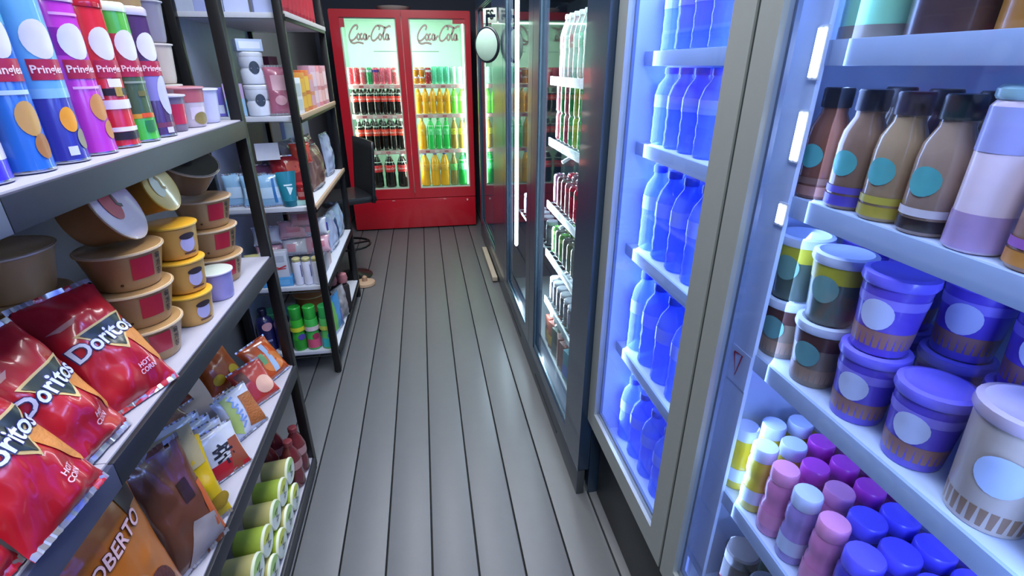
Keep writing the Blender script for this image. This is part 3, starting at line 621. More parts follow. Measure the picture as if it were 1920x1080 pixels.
# fourth board, z = .50
ZD = .50
pk = bag(.13, .09, .03, '#d4a4b4', lambda b, f: G().drect(f, -.03, .03, .04, .06, 5, 3, .0014).out('pink_print', M('#c9788a', .4), b), seed=45, wr=.005)
pw = bag(.13, .09, .03, '#c9ccda', lambda b, f: G().drect(f, -.045, .02, .0, .06, 5, 3, .0014).out('pink_print', M('#d098a4', .4), b), seed=46, wr=.005)
for i, (x, y, z, kk) in enumerate([(-.80, 2.50, .10, 0), (-.68, 2.52, .12, 1), (-.58, 2.54, .12, 0), (-.80, 2.50, .19, 1), (-.68, 2.52, .21, 0), (-.585, 2.55, .21, 1), (-.62, 2.52, .27, 0)]):
    put('pk%d' % kk, (pk, pw)[kk], 'tissue_pack', ['pink tissue pack, lower left of the pile', 'white tissue pack, lower middle of the pile', 'pink tissue pack, lower right of the pile', 'white tissue pack, upper left of the pile', 'pink tissue pack, upper middle of the pile', 'white tissue pack, upper right by the post', 'pink tissue pack on top of the pile'][i], 'tissue pack', (x, y, ZD + z), 12, 'tissue packs on the fourth board', -16)
put('base', carton(.36, .10, .10, '#8a8e9c'), 'flat_carton', 'long grey carton under the tissue pack pile', 'carton', (-.74, 2.60, ZD), 0)
put('wc', carton(.12, .05, .13, '#ccd2e0', [(.1, .62, .9, .86, '#b4bccc')], extra=lambda b: G().dstroke(flatfn(-.025), [(-.055, .052), (-.01, .060), (.02, .048), (.052, .060)], .007, .0012).dstroke(flatfn(-.025), [(-.03, .050), (.0, .042), (.05, .046)], .005, .0012).out('red_ribbon', M('#c03a44', .4), b)), 'white_carton', 'white carton with a red ribbon line on its front', 'carton', (-.765, 2.435, ZD + .0465), 4)
put('bc', carton(.14, .06, .045, '#4f9fdc', [(.15, .2, .9, .8, '#6fb4e8')]), 'blue_carton', 'flat sky blue carton under the white ribbon carton', 'carton', (-.765, 2.435, ZD), 4)
put('ybag', bag(.12, .05, .02, '#d4d08a', seed=47), 'yellow_pack', 'small pale yellow pack at the back left corner', 'pack', (-.85, 2.44, ZD + .12), 10, None, -50)
wt = tin(.021, .14, '#d2d6ea', '#c9c48a', None, .018, .02, lambda b, f, h: G().drect(f, .008, h * .3, .014, h * .75, 2, 2).out('dark_strip', M('#4a4f8a', .4), b))
for i, x in enumerate((-.665, -.620, -.575)):
    put('wt', wt, 'white_tube', ['white tube with a dark strip, left of three', 'white tube with a dark strip, middle of three', 'white tube with a dark strip, by the post'][i], 'tube', (x, 2.425, ZD), 30, 'white tubes on the fourth board')
put('blade', lambda t: (G().box(-.006, .006, -.006, .006, 0, .15, .003).out('handle', M('#2a3a9a', .35), t), G().box(-.05, .05, -.008, .008, .15, .21, .004).out('head', M('#2f4fc0', .35), t), G().box(-.045, .045, -.016, -.008, .155, .165, .001).out('bristle_strip', M('#c9d0c0', .6), t)), 'blue_brush', 'royal blue brush propped on the fourth board front', 'brush', (-.575, 2.74, ZD), 84)
put('rwb', carton(.06, .08, .24, '#c9b4bc', [(.1, .3, .9, .6, '#b0303c')]), 'red_white_carton', 'pinkish carton with a red band on the fourth board', 'carton', (-.60, 2.692, ZD), 84)
put('lbb', bag(.22, .22, .03, '#b9c8ea', lambda b, f: G().dquad(f, (.02, .03), (.06, .03), (.05, .17), (.0, .16), 6, .0014).out('navy_print', M('#2a4a7a', .4), b), seed=48, wr=.008), 'pale_pack', 'large pale blue pack with navy print, fourth board front', 'pack', (-.575, 2.98, ZD + .002), 86, None, -5)
put('lbc', bag(.20, .20, .03, '#a9c4e4', seed=49, wr=.008), 'pale_pack', 'large pale blue pack at the far end, fourth board', 'pack', (-.575, 3.20, ZD + .002), 86, None, -5)
put('wbk', carton(.2, .14, .20, '#b8bccc', [(.1, .2, .9, .8, '#d0d4e0')]), 'white_carton', 'wide white carton behind the blue brush', 'carton', (-.72, 2.80, ZD), 86)
# lowest board, z = .13
ZE = .13
def shampoo(c, c2): return tin(.042, .235, c, '#16173a', None, .035, .022, lambda b, f, h: (G().ddisc(f, .002, h * .62, .026, h * .1).out('pink_label', M(c2, .4), b), G().drect(f, -.02, h * .25, .014, h * .3, 4, 1).out('small_print', M('#8a90c0', .4), b)), [(.038, 0), (.042, .004), (.042, .155), (.034, .178), (.016, .194), (.016, .202)])
put('sh0', shampoo('#1f2056', '#d9a4b4'), 'shampoo_bottle', 'navy shampoo bottle with a pink label, left one', 'bottle', (-.885, 2.455, ZE), 30)
put('sh1', shampoo('#23265c', '#c4b4cc'), 'shampoo_bottle', 'navy shampoo bottle with a lilac label, beside green bottles', 'bottle', (-.800, 2.455, ZE), 30)
def wavy(c, caps, low, b1, b2):
    return tin(.034, .245, c, caps, None, .07, .031, lambda b, f, h: (G().drect(f, -.1, h * .05, .1, h * .26, 20, 1, .0012).out('base_band', M(low, .35), b), G().drect(f, -.1, h * .46, .1, h * .56, 20, 1, .003).out('middle_band', M(b1, .35), b), G().ddisc(f, .004, h * .33, .018, h * .07, .003).out('flower_print', M(b2, .4), b)), [(.029, 0), (.033, .004), (.034, .06), (.030, .105), (.034, .15), (.032, .176)])
put('w0', wavy('#3fc03a', '#2fb040', '#2f9a34', '#d9e03a', '#5a4ab0'), 'shower_gel_bottle', 'green and yellow shower gel bottle behind the near post', 'bottle', (-.722, 2.432, ZE), 30, 'bright shower gels on the lowest board')
put('w1', wavy('#48c85a', '#38c048', '#d85a80', '#e0d0d8', '#a8305a'), 'shower_gel_bottle', 'green shower gel bottle with a pink base', 'bottle', (-.651, 2.432, ZE), 30, 'bright shower gels on the lowest board')
put('w2', wavy('#5fd070', '#3fc86a', '#3ac0c8', '#c9d85a', '#5a90e0'), 'shower_gel_bottle', 'green shower gel bottle with an aqua base, by the post', 'bottle', (-.576, 2.430, ZE), 30, 'bright shower gels on the lowest board')
put('tealb', tin(.05, .17, '#3fb8b0', '#57c8a0', None, .03), 'teal_tub', 'teal tub at the back left of the lowest board', 'tub', (-.875, 2.56, ZE), 0)
put('orb', bowl(.06, .085, .10, '#b8743c', '#a86a36'), 'orange_bowl', 'orange-brown bowl at the back of the lowest board', 'bowl', (-.69, 2.66, ZE + .1195), 0)
put('stand', carton(.2, .16, .118, '#2a2a2e'), 'dark_carton', 'dark carton under the orange-brown bowl', 'carton', (-.70, 2.68, ZE), 0)
put('bluet', tin(.045, .17, '#3f8ab0', '#4fa0c4', None, .03), 'blue_tub', 'blue tub behind the shower gels', 'tub', (-.80, 2.56, ZE), 0)
put('bluefan', bag(.16, .22, .014, '#4f9ad8', lambda b, f: (G().dquad(f, (-.07, .02), (-.02, .02), (-.03, .20), (-.07, .18), 6, .0014).out('green_print', M('#7ac060', .4), b), G().dquad(f, (.03, .03), (.07, .05), (.06, .12), (.04, .12), 5, .0014).out('violet_print', M('#8a80c8', .4), b)), seed=51, wr=.004), 'blue_pack', 'bright blue flat pack with a green edge at the board front', 'pack', (-.550, 2.60, ZE + .001), 78, None, -4)
# dark bundle with two pink heads
def brush_pair(t):
    G().box(-.06, .06, -.035, .035, 0, .17, .012).out('dark_holder', M('#241f24', .7), t)
    for sx in (-.032, .032):
        G().lathe([(.004, .17), (.026, .18), (.032, .205), (.026, .232), (.004, .242)], 16, sx, 0).out('pink_head', M('#a86a72', .6), t)
put('brp', brush_pair, 'brush_holder', 'dark holder with two round dusty pink heads', 'brush holder', (-.575, 2.86, ZE), 30)
put('ruf', bag(.12, .20, .03, '#8f8c92', seed=53, wr=.014), 'grey_pack', 'grey ruffled pack at the front of the lowest board', 'pack', (-.545, 2.745, ZE + .001), 66, None, -6)
put('blk', tin(.022, .10, '#1c1c20', '#c9ccd0', None, .02), 'black_bottle', 'small black bottle with a silver cap, lowest board front', 'bottle', (-.56, 2.675, ZE), 30)
put('dbx', carton(.25, .2, .26, '#2f2b2e'), 'dark_carton', 'large dark carton at the far end of the lowest board', 'carton', (-.72, 3.12, ZE), 0)
put('scr', lambda t: (G().lathe([(.070, 0), (.075, .004), (.072, .022), (.05, .03)], 24).out('disc', M('#b89a80', .6), t), G().lathe([(.02, .03), (.018, .06), (.008, .07)], 16).out('knob', M('#a8866c', .5), t)), 'tan_brush', 'round tan scrubbing brush on the floor past the rack', 'brush', (-.515, 3.55, 0), 0)

# ------------------------------------------------------------------ black high chair beyond the rack
t = thing('bar_chair', 'black bar chair with a flat backrest beyond the far rack', 'chair', (-.615, 3.74, 0), 24)
cm = M('#1d1f24', .42, coat=.2); lm = M('#26282c', .3, .7)
G().box(-.19, .19, -.19, .19, .60, .65, .02).out('seat', cm, t)
g = G(); g.grid(lambda a, k: (.165 + .035 * k + .012 * math.cos((a - .5) * 3), -.21 + .42 * a, .60 + .42 * k), 12, 8)
o = g.out('backrest', cm, t); md = o.modifiers.new('thick', 'SOLIDIFY'); md.thickness = .022
for yy in (-.10, .10): G().bar((.165, yy, .60), (.187, yy, .80), .02).out('back_bracket', lm, t)
G().lathe([(.135, .0), (.14, .006), (.13, .014), (.05, .03), (.028, .05), (.026, .34)], 28).out('pedestal', lm, t)
G().lathe([(.020, .33), (.020, .59), (.08, .60)], 20).out('gas_column', M('#9a9ca0', .2, 1), t)
G().tube([(.15 * math.cos(R(a)), .15 * math.sin(R(a)), .26) for a in range(0, 361, 20)], .009).bar((-.15, 0, .26), (.15, 0, .26), .012).out('foot_ring', lm, t)

# ------------------------------------------------------------------ red two-door drinks fridge
red = M('#c2172a', .3, coat=.5, var=.03); liner = M('#b9d6c8', .45, var=.02)
FW, FD, FH, FY = .594, .64, 1.94, 4.91
fr = thing('drinks_fridge', 'tall red two-door glass drinks fridge at the aisle end', 'fridge', (-.132, FY, 0))
G().shell(-FW, FW, .052, FD, .014, FH, .045, tb=.336).out('cabinet', red, fr, smooth=False)
G().shell(-FW + .0455, FW - .0455, .060, FD - .0455, .351, 1.8945, .006, tb=.045).out('liner', liner, fr, smooth=False)
G().box(-.012, .012, .06, .1, .39, 1.89).out('centre_post', M('#c9d4cc', .4), fr)
kp = G().box(-FW, FW, 0, .03, .012, .305, .006).out('kick_panel', red, fr)
for sx in (-.5, .5):
    for sy in (.08, .55): G().lathe([(.02, 0), (.022, .004), (.018, .0138)], 12, sx, sy).out('foot', M('#111111', .6), fr)
G().box(.505, .52, -.006, .002, .268, .286, .002).out('lock_plate', M('#e8d8d8', .3), kp)
for sx in (-.21, .29): G().box(sx - .014, sx + .014, -.003, .002, .289, .297, .001).out('hinge_tab', M('#e0a0a0', .3), kp)
def logo_strokes():
    S = []
    S.append([(2.05, 2.05), (2.3, 2.55), (2.0, 2.85), (1.4, 2.65), (.75, 1.95), (.35, 1.1), (.45, .4), (.95, .2), (1.6, .5), (2.0, .95)])
    S.append([(.5, .3), (.75, -.1), (1.4, -.3), (2.2, -.12), (3.0, -.2), (3.6, -.35)])
    def loop(x, y, rx, ry): return [(x + rx * math.cos(a), y + ry * math.sin(a)) for a in [math.pi * 2 * i / 14 + 1 for i in range(15)]]
    S.append(loop(2.45, .85, .32, .5)); S.append([(3.35, 1.25), (3.1, 1.38), (2.88, 1.0), (2.9, .55), (3.15, .38), (3.5, .65)])
    S.append(loop(3.95, .85, .32, .5)); S.append([(4.3, 1.35), (4.2, .8), (4.3, .42), (4.6, .6), (4.75, .95), (5.15, 1.0)])
    S.append([(7.15, 2.05), (7.3, 2.5), (6.9, 2.8), (6.35, 2.6), (5.75, 1.9), (5.4, 1.1), (5.5, .4), (6.0, .2), (6.6, .5), (7.0, .95)])
    S.append([(6.9, 2.8), (7.8, 2.75), (8.7, 2.45), (9.5, 2.75), (9.9, 2.6)])
    S.append(loop(7.45, .85, .32, .5)); S.append([(7.8, 1.0), (8.3, 1.6), (8.62, 2.3), (8.45, 2.45), (8.2, 1.5), (8.2, .6), (8.45, .4), (8.7, .7)])
    S.append(loop(9.05, .85, .32, .5)); S.append([(9.4, 1.35), (9.3, .8), (9.4, .42), (9.75, .6)])
    out = []
    for s in S:
        p = [Vector(q) for q in s]; r = []
        for i in range(len(p) - 1):
            a, b_, c, d = p[max(i - 1, 0)], p[i], p[i + 1], p[min(i + 2, len(p) - 1)]
            for k in range(5):
                u = k / 5
                r.append(.5 * ((2 * b_) + (c - a) * u + (2 * a - 5 * b_ + 4 * c - d) * u * u + (3 * b_ - a - 3 * c + d) * u ** 3))
        r.append(p[-1]); out.append(r)
    return out
LOGO = logo_strokes()
def door_red(x0, x1, gx0, gx1, tagx):
    d = G().frame(x0, x1, .312, 1.93, gx0, gx1, .405, 1.875, 0, .05, bev=.004).out('door', red, fr)
    G().box(gx0, gx1, .014, .018, .405, 1.875).out('pane', GLASS('#f6fffa'), d)
    G().frame(gx0 + .0003, gx1 - .0003, .4053, 1.8747, gx0 + .011, gx1 - .011, .416, 1.864, .02, .03, bev=0).out('gasket', M('#dfe6e2', .5), d)
    sc = (gx1 - gx0) * .078; cx = (gx0 + gx1) / 2 - sc * 5.0
    f = lambda u, v, off: (cx + u * sc + v * sc * .12, .0125 - off, 1.69 + v * sc * 1.22)
    g = G()
    for s in LOGO: g.dstroke(f, s, .34, .0002)
    g.out('lettering', M('#9a7468', .4), d, recalc=False)
    g = G()
    for s in LOGO: g.dstroke(f, s, .20, .0012)
    g.out('lettering_core', M('#dcc4bc', .4), d, recalc=False)
    G().box(tagx[0], tagx[1], .0125, .0138, tagx[2], tagx[3]).out('corner_sticker', M('#c4404c', .4), d)
    return d
d1 = door_red(-FW, -.003, -.513, -.048, (-.513, -.475, 1.80, 1.873))
d2 = door_red(.003, FW, .062, .545, (.44, .545, 1.835, 1.873))
strip_m = M('#e6b4b8', .4)
SH = (1.345, 1.085, .76, .405)
for z in SH[:3]:
    for (a, b_) in ((-FW + .054, -.014), (.014, FW - .054)):
        g = G()
        for k in range(9): g.box(a, b_, .09 + k * .06, .094 + k * .06, z - .012, z - .006)
        g.box(a, b_, .082, .088, z - .016, z - .002)
        s = g.out('wire_shelf', M('#d4dcd8', .4, .3), fr); s['kind'] = 'stuff'
        p = G().box(a, b_, .076, .081, z - .034, z - .001, .001).out('price_strip', strip_m, fr)
        for k in range(5): G().box(a + .03 + k * .09, a + .07 + k * .09, .0748, .0758, z - .027, z - .008).out('price_tag', M(('#f0e0dc', '#c8606a', '#eadcd8', '#d07a80', '#efe4e0')[k], .5), p)
for sx in (-.53, .53): G().lathe([(.008, .42), (.008, 1.86)], 10, sx, .072).out('lamp_tube', EMIT('#e4fff0', 6), fr)
for xa in (-.30, .05): G().box(xa, xa + .28, FD - .0526, FD - .0513, 1.625, 1.632).out('air_slot', M('#6a7a74', .5), fr)
# drinks
def soda(r, h, liq, cap, lab, script=True, lab2=None, clear=False, v0=.46, v1=.66):
    def b(t):
        m = CLEAR(liq, .8) if clear else M(liq, .15, coat=.8, var=.03)
        neck = .36
        body = G().lathe([(r * .86, 0), (r, .008), (r, h * .30), (r * .93, h * .40), (r * .98, h * v0), (r * .98, h * v1), (r * .80, h * .76), (r * .5, h * .86), (r * neck, h * .91), (r * neck, h * .935)], 16).out('bottle', m, t)
        if not clear: G().lathe([(r * .985, h * .655), (r * .81, h * .755), (r * .51, h * .855), (r * .37, h * .905), (r * .37, h * .936)], 16, cap=False).out('empty_neck', M('#cfe4d8', .2, coat=.5) if liq < '#5' else M(liq, .2, coat=.6), body)
        G().lathe([(r * .42, h * .925), (r * .43, h * .93), (r * .43, h * .992), (r * .38, h)], 14).out('cap', M(cap, .4), t)
        l = G().lathe([(r * .985, h * v0), (r * .99 + .0004, h * v0 + .001), (r * .99 + .0004, h * v1 - .001), (r * .985, h * v1)], 16, cap=False).out('label_band', M(lab, .35, coat=.2), t)
        fn = cylfn(r * .99 + .0004)
        if script: G().dtext(fn, 'Coca-Cola', h * .085, 0, h * (v0 + v1) / 2, .001, shear=.25, bold=.02).out('lettering', M('#f2dcd8', .4), l)
        else: G().dstroke(fn, [(-r * .8, h * (v0 + .06)), (0, h * (v1 - .05)), (r * .8, h * (v0 + .07))], h * .03, .001).out('label_flash', M(lab2 or '#f2e8d8', .4), l)
    return b
def can(r, h, c, c2, c3=None):
    def b(t):
        body = G().lathe([(r * .8, 0), (r, .008), (r, h - .012), (r * .84, h - .002)], 16).out('can', M(c, .25, .2, coat=.5, var=.03), t)
        G().lathe([(r * .85, h - .002), (r * .88, h), (r * .82, h), (r * .80, h - .003), (.0003, h - .003)], 16, cap=False).out('lid', M('#c4c8cc', .25, 1), t)
        fn = cylfn(r)
        G().dstroke(fn, [(-r * .9, h * .3), (-r * .1, h * .5), (r * .7, h * .62)], h * .16, .0006).out('stripe', M(c2, .3), body)
        if c3: G().drect(fn, -r * 3.1, h * .72, r * 3.1, h * .86, 16, 1, .0006).out('top_band', M(c3, .3), body)
    return b
def frow(key, b, what, xs, z, row, y=FY + .135, cat='bottle', name='soda_bottle', side='left', grp=None, order='from the left'):
    for i, x in enumerate(xs):
        place(key, b, name, '%s %s %s, %s' % (ORD[i], what, order, row), cat, (x, y + random.uniform(-.004, .004), z), random.uniform(-14, 14), grp)
OX = -.132
cols = [('canr', can(.0285, .140, '#e04450', '#ffecea'), 'red'), ('canr2', can(.0285, .140, '#e8707a', '#fff0ee', '#e8c8c4'), 'pale red'), ('cang', can(.0285, .140, '#3fa86a', '#d8ecd0', '#d0d8e0'), 'green'), ('canp', can(.0285, .140, '#e05a78', '#f8c4d4', '#4a3a9a'), 'pink'), ('canc', can(.0285, .140, '#ee6a84', '#ffdce2'), 'rose')]
seq = [0, 0, 1, 2, 3, 4, 4, 1]
for i, k in enumerate(seq):
    key, b, nm = cols[k]
    place(key, b, 'soda_can', '%s can, %s from left, top shelf behind the left red fridge door' % (nm, ORD[i]), 'can', (-.63 + .0575 * i, FY + .13, 1.345), random.uniform(-20, 20), 'cans in the red fridge')
cols2 = [('cano', can(.0285, .070, '#e08a1c', '#f4d0a0', '#d9d0ec'), 'short orange'), ('canr3', can(.0285, .140, '#b8303c', '#e8d0e4', '#e8e0ec'), 'striped red'), ('cant', can(.0285, .148, '#6ee4b8', '#d8fcec'), 'mint green'), ('canw', can(.0285, .148, '#c4f4dc', '#f4fffa'), 'pale mint')]
for i, k in enumerate([0, 0, 1, 2, 2, 2, 3, 3]):
    key, b, nm = cols2[k]
    for tier in range(2 if k == 0 else 1):
        place(key, b, 'soda_can', '%s can%s, %s from left, top shelf behind the right red fridge door' % (nm, (' on top' if tier else '') if k == 0 else '', ORD[i]), 'can', (-.045 + .0575 * i, FY + .13, 1.345 + .0705 * tier), random.uniform(-20, 20), 'cans in the red fridge')
def even(a, b, n): return [a + (b - a) * i / (n - 1) for i in range(n)]
cola = soda(.0335, .240, '#1d1614', '#c9d8d0', '#ec4038')
frow('cola', cola, 'small cola bottle', even(-.615, -.21, 7), 1.085, 'second shelf of the red fridge', grp='small cola bottles')
frow('cola', cola, 'small cola bottle', even(-.585, -.24, 6), 1.085, 'back row of the second shelf, red fridge', y=FY + .235, grp='small cola bottles')
colam = soda(.0385, .290, '#1d1614', '#c9d8d0', '#f04a38')
frow('colam', colam, 'medium cola bottle', even(-.60, -.215, 6), .76, 'third shelf of the red fridge', grp='medium cola bottles')
frow('colam', colam, 'medium cola bottle', even(-.56, -.25, 5), .76, 'back row of the third shelf, red fridge', y=FY + .24, grp='medium cola bottles')
colal = soda(.052, .325, '#1d1614', '#c9d4d0', '#ec3a42')
frow('colal', colal, 'large cola bottle', even(-.595, -.235, 4), .405, 'bottom shelf of the red fridge', grp='large cola bottles')
org = soda(.0335, .236, '#ffb414', '#e8f0c0', '#ffae28', False, '#e8c04a'); lim = soda(.0335, .236, '#7ee84a', '#e4f8d0', '#98ee70', False, '#e4f4d0')
frow('org', org, 'small orange soda bottle', even(-.035, .235, 5), 1.085, 'second shelf of the red fridge', grp='small orange soda bottles')
frow('lim', lim, 'small lime soda bottle', even(.302, .372, 2), 1.085, 'second shelf of the red fridge', grp='small lime soda bottles')
orm = soda(.042, .288, '#ffb420', '#f8e088', '#ffbc40', False, '#f4e0b0'); lgm = soda(.0365, .288, '#34d060', '#58e080', '#70e898', False, '#d4f4d8'); gol = soda(.0365, .286, '#a88a3a', '#d8d8a0', '#d8d44a', False, '#8a5a2a')
place('orm', orm, 'soda_bottle', 'single medium orange soda, third shelf of the red fridge', 'bottle', (-.02, FY + .135, .76), 0, 'medium sodas on the third shelf')
frow('lgm', lgm, 'medium green soda bottle', [.063, .138, .213], .76, 'third shelf of the red fridge', grp='medium green soda bottles')
frow('gol', gol, 'golden tea bottle with yellow label', [.288, .366], .76, 'third shelf of the red fridge', grp='golden tea bottles')
orl = soda(.046, .325, '#ffb824', '#8a8ae0', '#ffc048', False, '#e06a2a')
frow('orl', orl, 'large orange soda bottle', [-.014, .086, .180], .405, 'bottom shelf of the red fridge', grp='large orange soda bottles')
place('gol2', soda(.039, .315, '#9a8a4a', '#cfd8b0', '#6fd070', False, '#d08a4a'), 'soda_bottle', 'brown-green bottle between orange and green sodas, bottom shelf', 'bottle', (.270, FY + .135, .405), 0)
place('lgl', soda(.046, .325, '#1fb84a', '#2fc858', '#5fd888', False, '#e0f8e0'), 'soda_bottle', 'large green soda bottle at the right, bottom shelf', 'bottle', (.358, FY + .135, .405), 0)
# things on top of the red fridge and the paper on the wall
place('tray', lambda t: (G().lathe([(.10, 0), (.13, .012), (.15, .04), (.146, .042), (.125, .016), (.002, .006)], 28, cap=False).out('dish', M('#b9bdb8', .5), t), G().lathe([(.09, -.0), (.10, .004)], 28).out('foot_ring', M('#9a9e9a', .5), t)), 'shallow_dish', 'shallow grey dish lying on top of the red fridge', 'dish', (-.20, FY + .3, FH), 0)
place('paper', lambda t: (G().box(-.06, .06, -.002, 0, 0, .2).out('sheet', M('#aab4c8', .7), t), G().box(-.012, .012, -.004, -.002, .19, .21).out('tape', M('#d0d4dc', .4), t)), 'wall_paper_sheet', 'pale sheet of paper taped to the dark wall, upper left', 'paper', (-.88, YB, 2.12), 0)

# ------------------------------------------------------------------ black drinks cooler along the right wall
BX, BY0, BY1, BTOP = .478, 1.352, 4.60, 2.02
blk = M('#22364f', .3, coat=.5, var=.03); blk2 = M('#22303f', .22, .4, coat=.4); inn = M('#a2b0ba', .5)  # cabinet black carries painted blue reflections
bc = thing('drinks_cooler', 'long black glass-door drinks cooler along the right wall', 'cooler', (BX, BY0, 0))
L = BY1 - BY0; D = .80
G().shell(0, L, .045, D, .0, BTOP, .03, ax='x', tb=.145, tt=.04).out('cabinet', blk, bc, smooth=False)
G().box(D - .036, D - .0305, .031, L - .031, .15, BTOP - .05).out('liner', inn, bc)
kk = G().box(.0, .03, 0.0, L, .0, .115, .004).out('kick_panel', M('#565d66', .35, .5), bc)
for k in range(3): G().box(-.002, .001, .3 + k * .85, .75 + k * .85, .045, .055).out('vent_slot', M('#23262a', .6), kk)
doors = [(0, .930, .19, .82), (.935, 1.785, 1.03, 1.68), (1.79, L, 2.26, L - .10)]
for i, (a, b_, ga, gb) in enumerate(doors):
    d = G().frame(a, b_, .12, BTOP - .02, ga, gb, .17, BTOP - .11, 0, .042, ax='x', bev=.004).out('door', blk, bc)
    G().box(.016, .022, ga, gb, .17, BTOP - .11).out('pane', GLASS('#eef6fa'), d)
    G().frame(ga + .0003, gb - .0003, .1703, BTOP - .1103, ga + .008, gb - .008, .192, BTOP - .12, .004, .012, ax='x', bev=0).out('trim_strip', M('#5f7484', .25, .7), d)
G().lathe([(.006, .44), (.012, .45), (.012, 1.85)], 12, .058, 1.635).out('lamp_tube', EMIT('#f2fbff', 9), bc)
BSH = (1.455, 1.20, .91, .665, .41, .15)
wire = M('#aeb8bc', .35, .5)
for z in BSH[:5]:
    g = G()
    for k in range(14 if z != .665 else 26): g.box(.085, D - .04, .05 + k * .066, .054 + k * .066, z - .010, z - .005)
    g.box(.085, .09, .04, .93 if z != .665 else 1.74, z - .012, z - .002)
    s = g.out('wire_shelf', wire, bc); s['kind'] = 'stuff'
    for (a, b_) in ((.05, .93),):
        p = G().box(.078, .084, a, b_, z - .03, z + .004, .001).out('price_strip', M('#b4bec4', .35), bc)
        for k in range(3): G().box(.0768, .0782, a + .12 + k * .25, a + .18 + k * .25, z - .026, z).out('price_tag', M('#dfe4e6', .5), p)
    if z < 1.4: G().bar((.09, .72, z - .075), (.2, .72, z - .01), .012).out('shelf_bracket', wire, bc)
G().box(.08, D - .04, .04, 1.78, .145, .150).out('floor_tray', M('#8f979c', .4, .4), bc)
def cooler_row(items, z, ys, xs, where, name, cat, grp, tiers=1, dz=0):
    for xi, x in enumerate(xs):
        for i, y in enumerate(ys):
            key, b, nm = items[(i * 7 + xi * 3 + (i // 3)) % len(items)]
            for tr in range(tiers):
                lab = '%s, %s from near end, %s row%s, black cooler %s' % (nm, ORD[i], ('front', 'second')[xi], ('', ' on top')[tr] if tiers > 1 else '', where)
                place(key, b, name, lab, cat, (x, y, z + dz * tr), -90 + random.uniform(-15, 15), grp)
y10 = [1.565 + .0665 * i for i in range(11)]
tallb = [('tbw', soda(.030, .235, '#b8c8bc', '#e4ece8', '#c4dcc8', False, '#a8d8b8', True), 'clear bottle'), ('tbr', soda(.030, .235, '#c4b4b4', '#e8ecea', '#b86a74', False, '#e8d0d0', True), 'rosy bottle'), ('tbg', soda(.030, .235, '#b4ccbc', '#e8f0ec', '#8fc8a4', False, '#dcefe0', True), 'pale green bottle')]
cooler_row(tallb, 1.455, y10, (BX + .135, BX + .205), 'top shelf', 'drink_bottle', 'bottle', 'bottles on the top cooler shelf')
c5 = [('k_pk', can(.0265, .115, '#c05a6c', '#e8c4cc', '#d8a0a8'), 'pink can'), ('k_gn', can(.0265, .115, '#3f9a54', '#c8e0c4'), 'green can'), ('k_gy', can(.0265, .115, '#6a7076', '#c4c8cc'), 'grey can'), ('k_rs', can(.0265, .115, '#b04a5a', '#d8b0b4'), 'rose can'), ('k_li', can(.0265, .115, '#a8b84a', '#e0e8a8'), 'lime can')]
cooler_row(c5, 1.20, y10, (BX + .125,), 'second shelf', 'drink_can', 'can', 'cans on the second cooler shelf', 2, .1155)
c6 = [('k_rd', can(.0275, .135, '#a8243a', '#d8a8b0', '#2f3a34'), 'dark red can'), ('k_mv', can(.0275, .135, '#7a4a64', '#b898a8'), 'mauve can'), ('k_pp', can(.0275, .135, '#6a3a44', '#c4a4a8'), 'maroon can'), ('k_wm', can(.0275, .135, '#8a5a64', '#d0b8bc', '#b8464e'), 'dusty rose can')]
cooler_row(c6, .91, y10, (BX + .125, BX + .19), 'third shelf', 'drink_can', 'can', 'cans on the third cooler shelf')
c7 = [('k_dk', can(.0275, .13, '#5a5f5a', '#a8b0a8'), 'dark grey can'), ('k_gl', can(.0275, .13, '#5fa04a', '#d0d84a', '#b8d080'), 'green-yellow can'), ('k_ol', can(.0275, .13, '#5d6a4a', '#8fae6a'), 'olive can')]
cooler_row(c7, .665, y10, (BX + .125, BX + .19), 'fourth shelf', 'drink_can', 'can', 'cans on the fourth cooler shelf')
c8 = [('k_b1', tin(.029, .12, '#4a4a56', '#b4b8c4', [(.3, .7, '#6a6a7c')], .02), 'dark pale-lidded jar'), ('k_b2', tin(.029, .12, '#3c3f48', '#c4c8d0', [(.3, .7, '#505868')], .02), 'black white-lidded jar')]
cooler_row(c8, .41, y10, (BX + .125, BX + .19), 'fifth shelf', 'drink_jar', 'jar', 'jars on the fifth cooler shelf')
def gable(c, c2):
    def b(t):
        body = G().box(-.032, .032, -.032, .032, 0, .15, .002).out('carton', M(c, .35), t)
        G().drect(flatfn(-.032), -.032, .02, .032, .075, 1, 1).out('front_print', M(c2, .35), body)
        G().lathe([(.018, .15), (.018, .166), (.015, .168)], 14).out('cap', M('#b4c0c4', .4), t)
    return b
c9 = [('k_br', gable('#7a4440', '#9a5a50'), 'brown-red carton'), ('k_tl', gable('#3f8a9a', '#4f70c0'), 'teal and blue carton'), ('k_or', gable('#8a4a3c', '#c8a040'), 'rust carton'), ('k_gr', gable('#2f4a3c', '#5a6a60'), 'dark green carton')]
cooler_row(c9, .15, [1.60 + .072 * i for i in range(10)], (BX + .125, BX + .20), 'bottom', 'drink_carton', 'carton', 'cartons at the cooler bottom')
# second glass door: a few rows of jars at its low shelf
for i in range(8):
    place('k_b1', c8[0][1], 'drink_jar', 'pale-lidded jar behind the second cooler door, %s from near end' % ORD[i], 'jar', (BX + .13, 2.36 + .085 * i, .665), 0, 'jars behind the second cooler door')
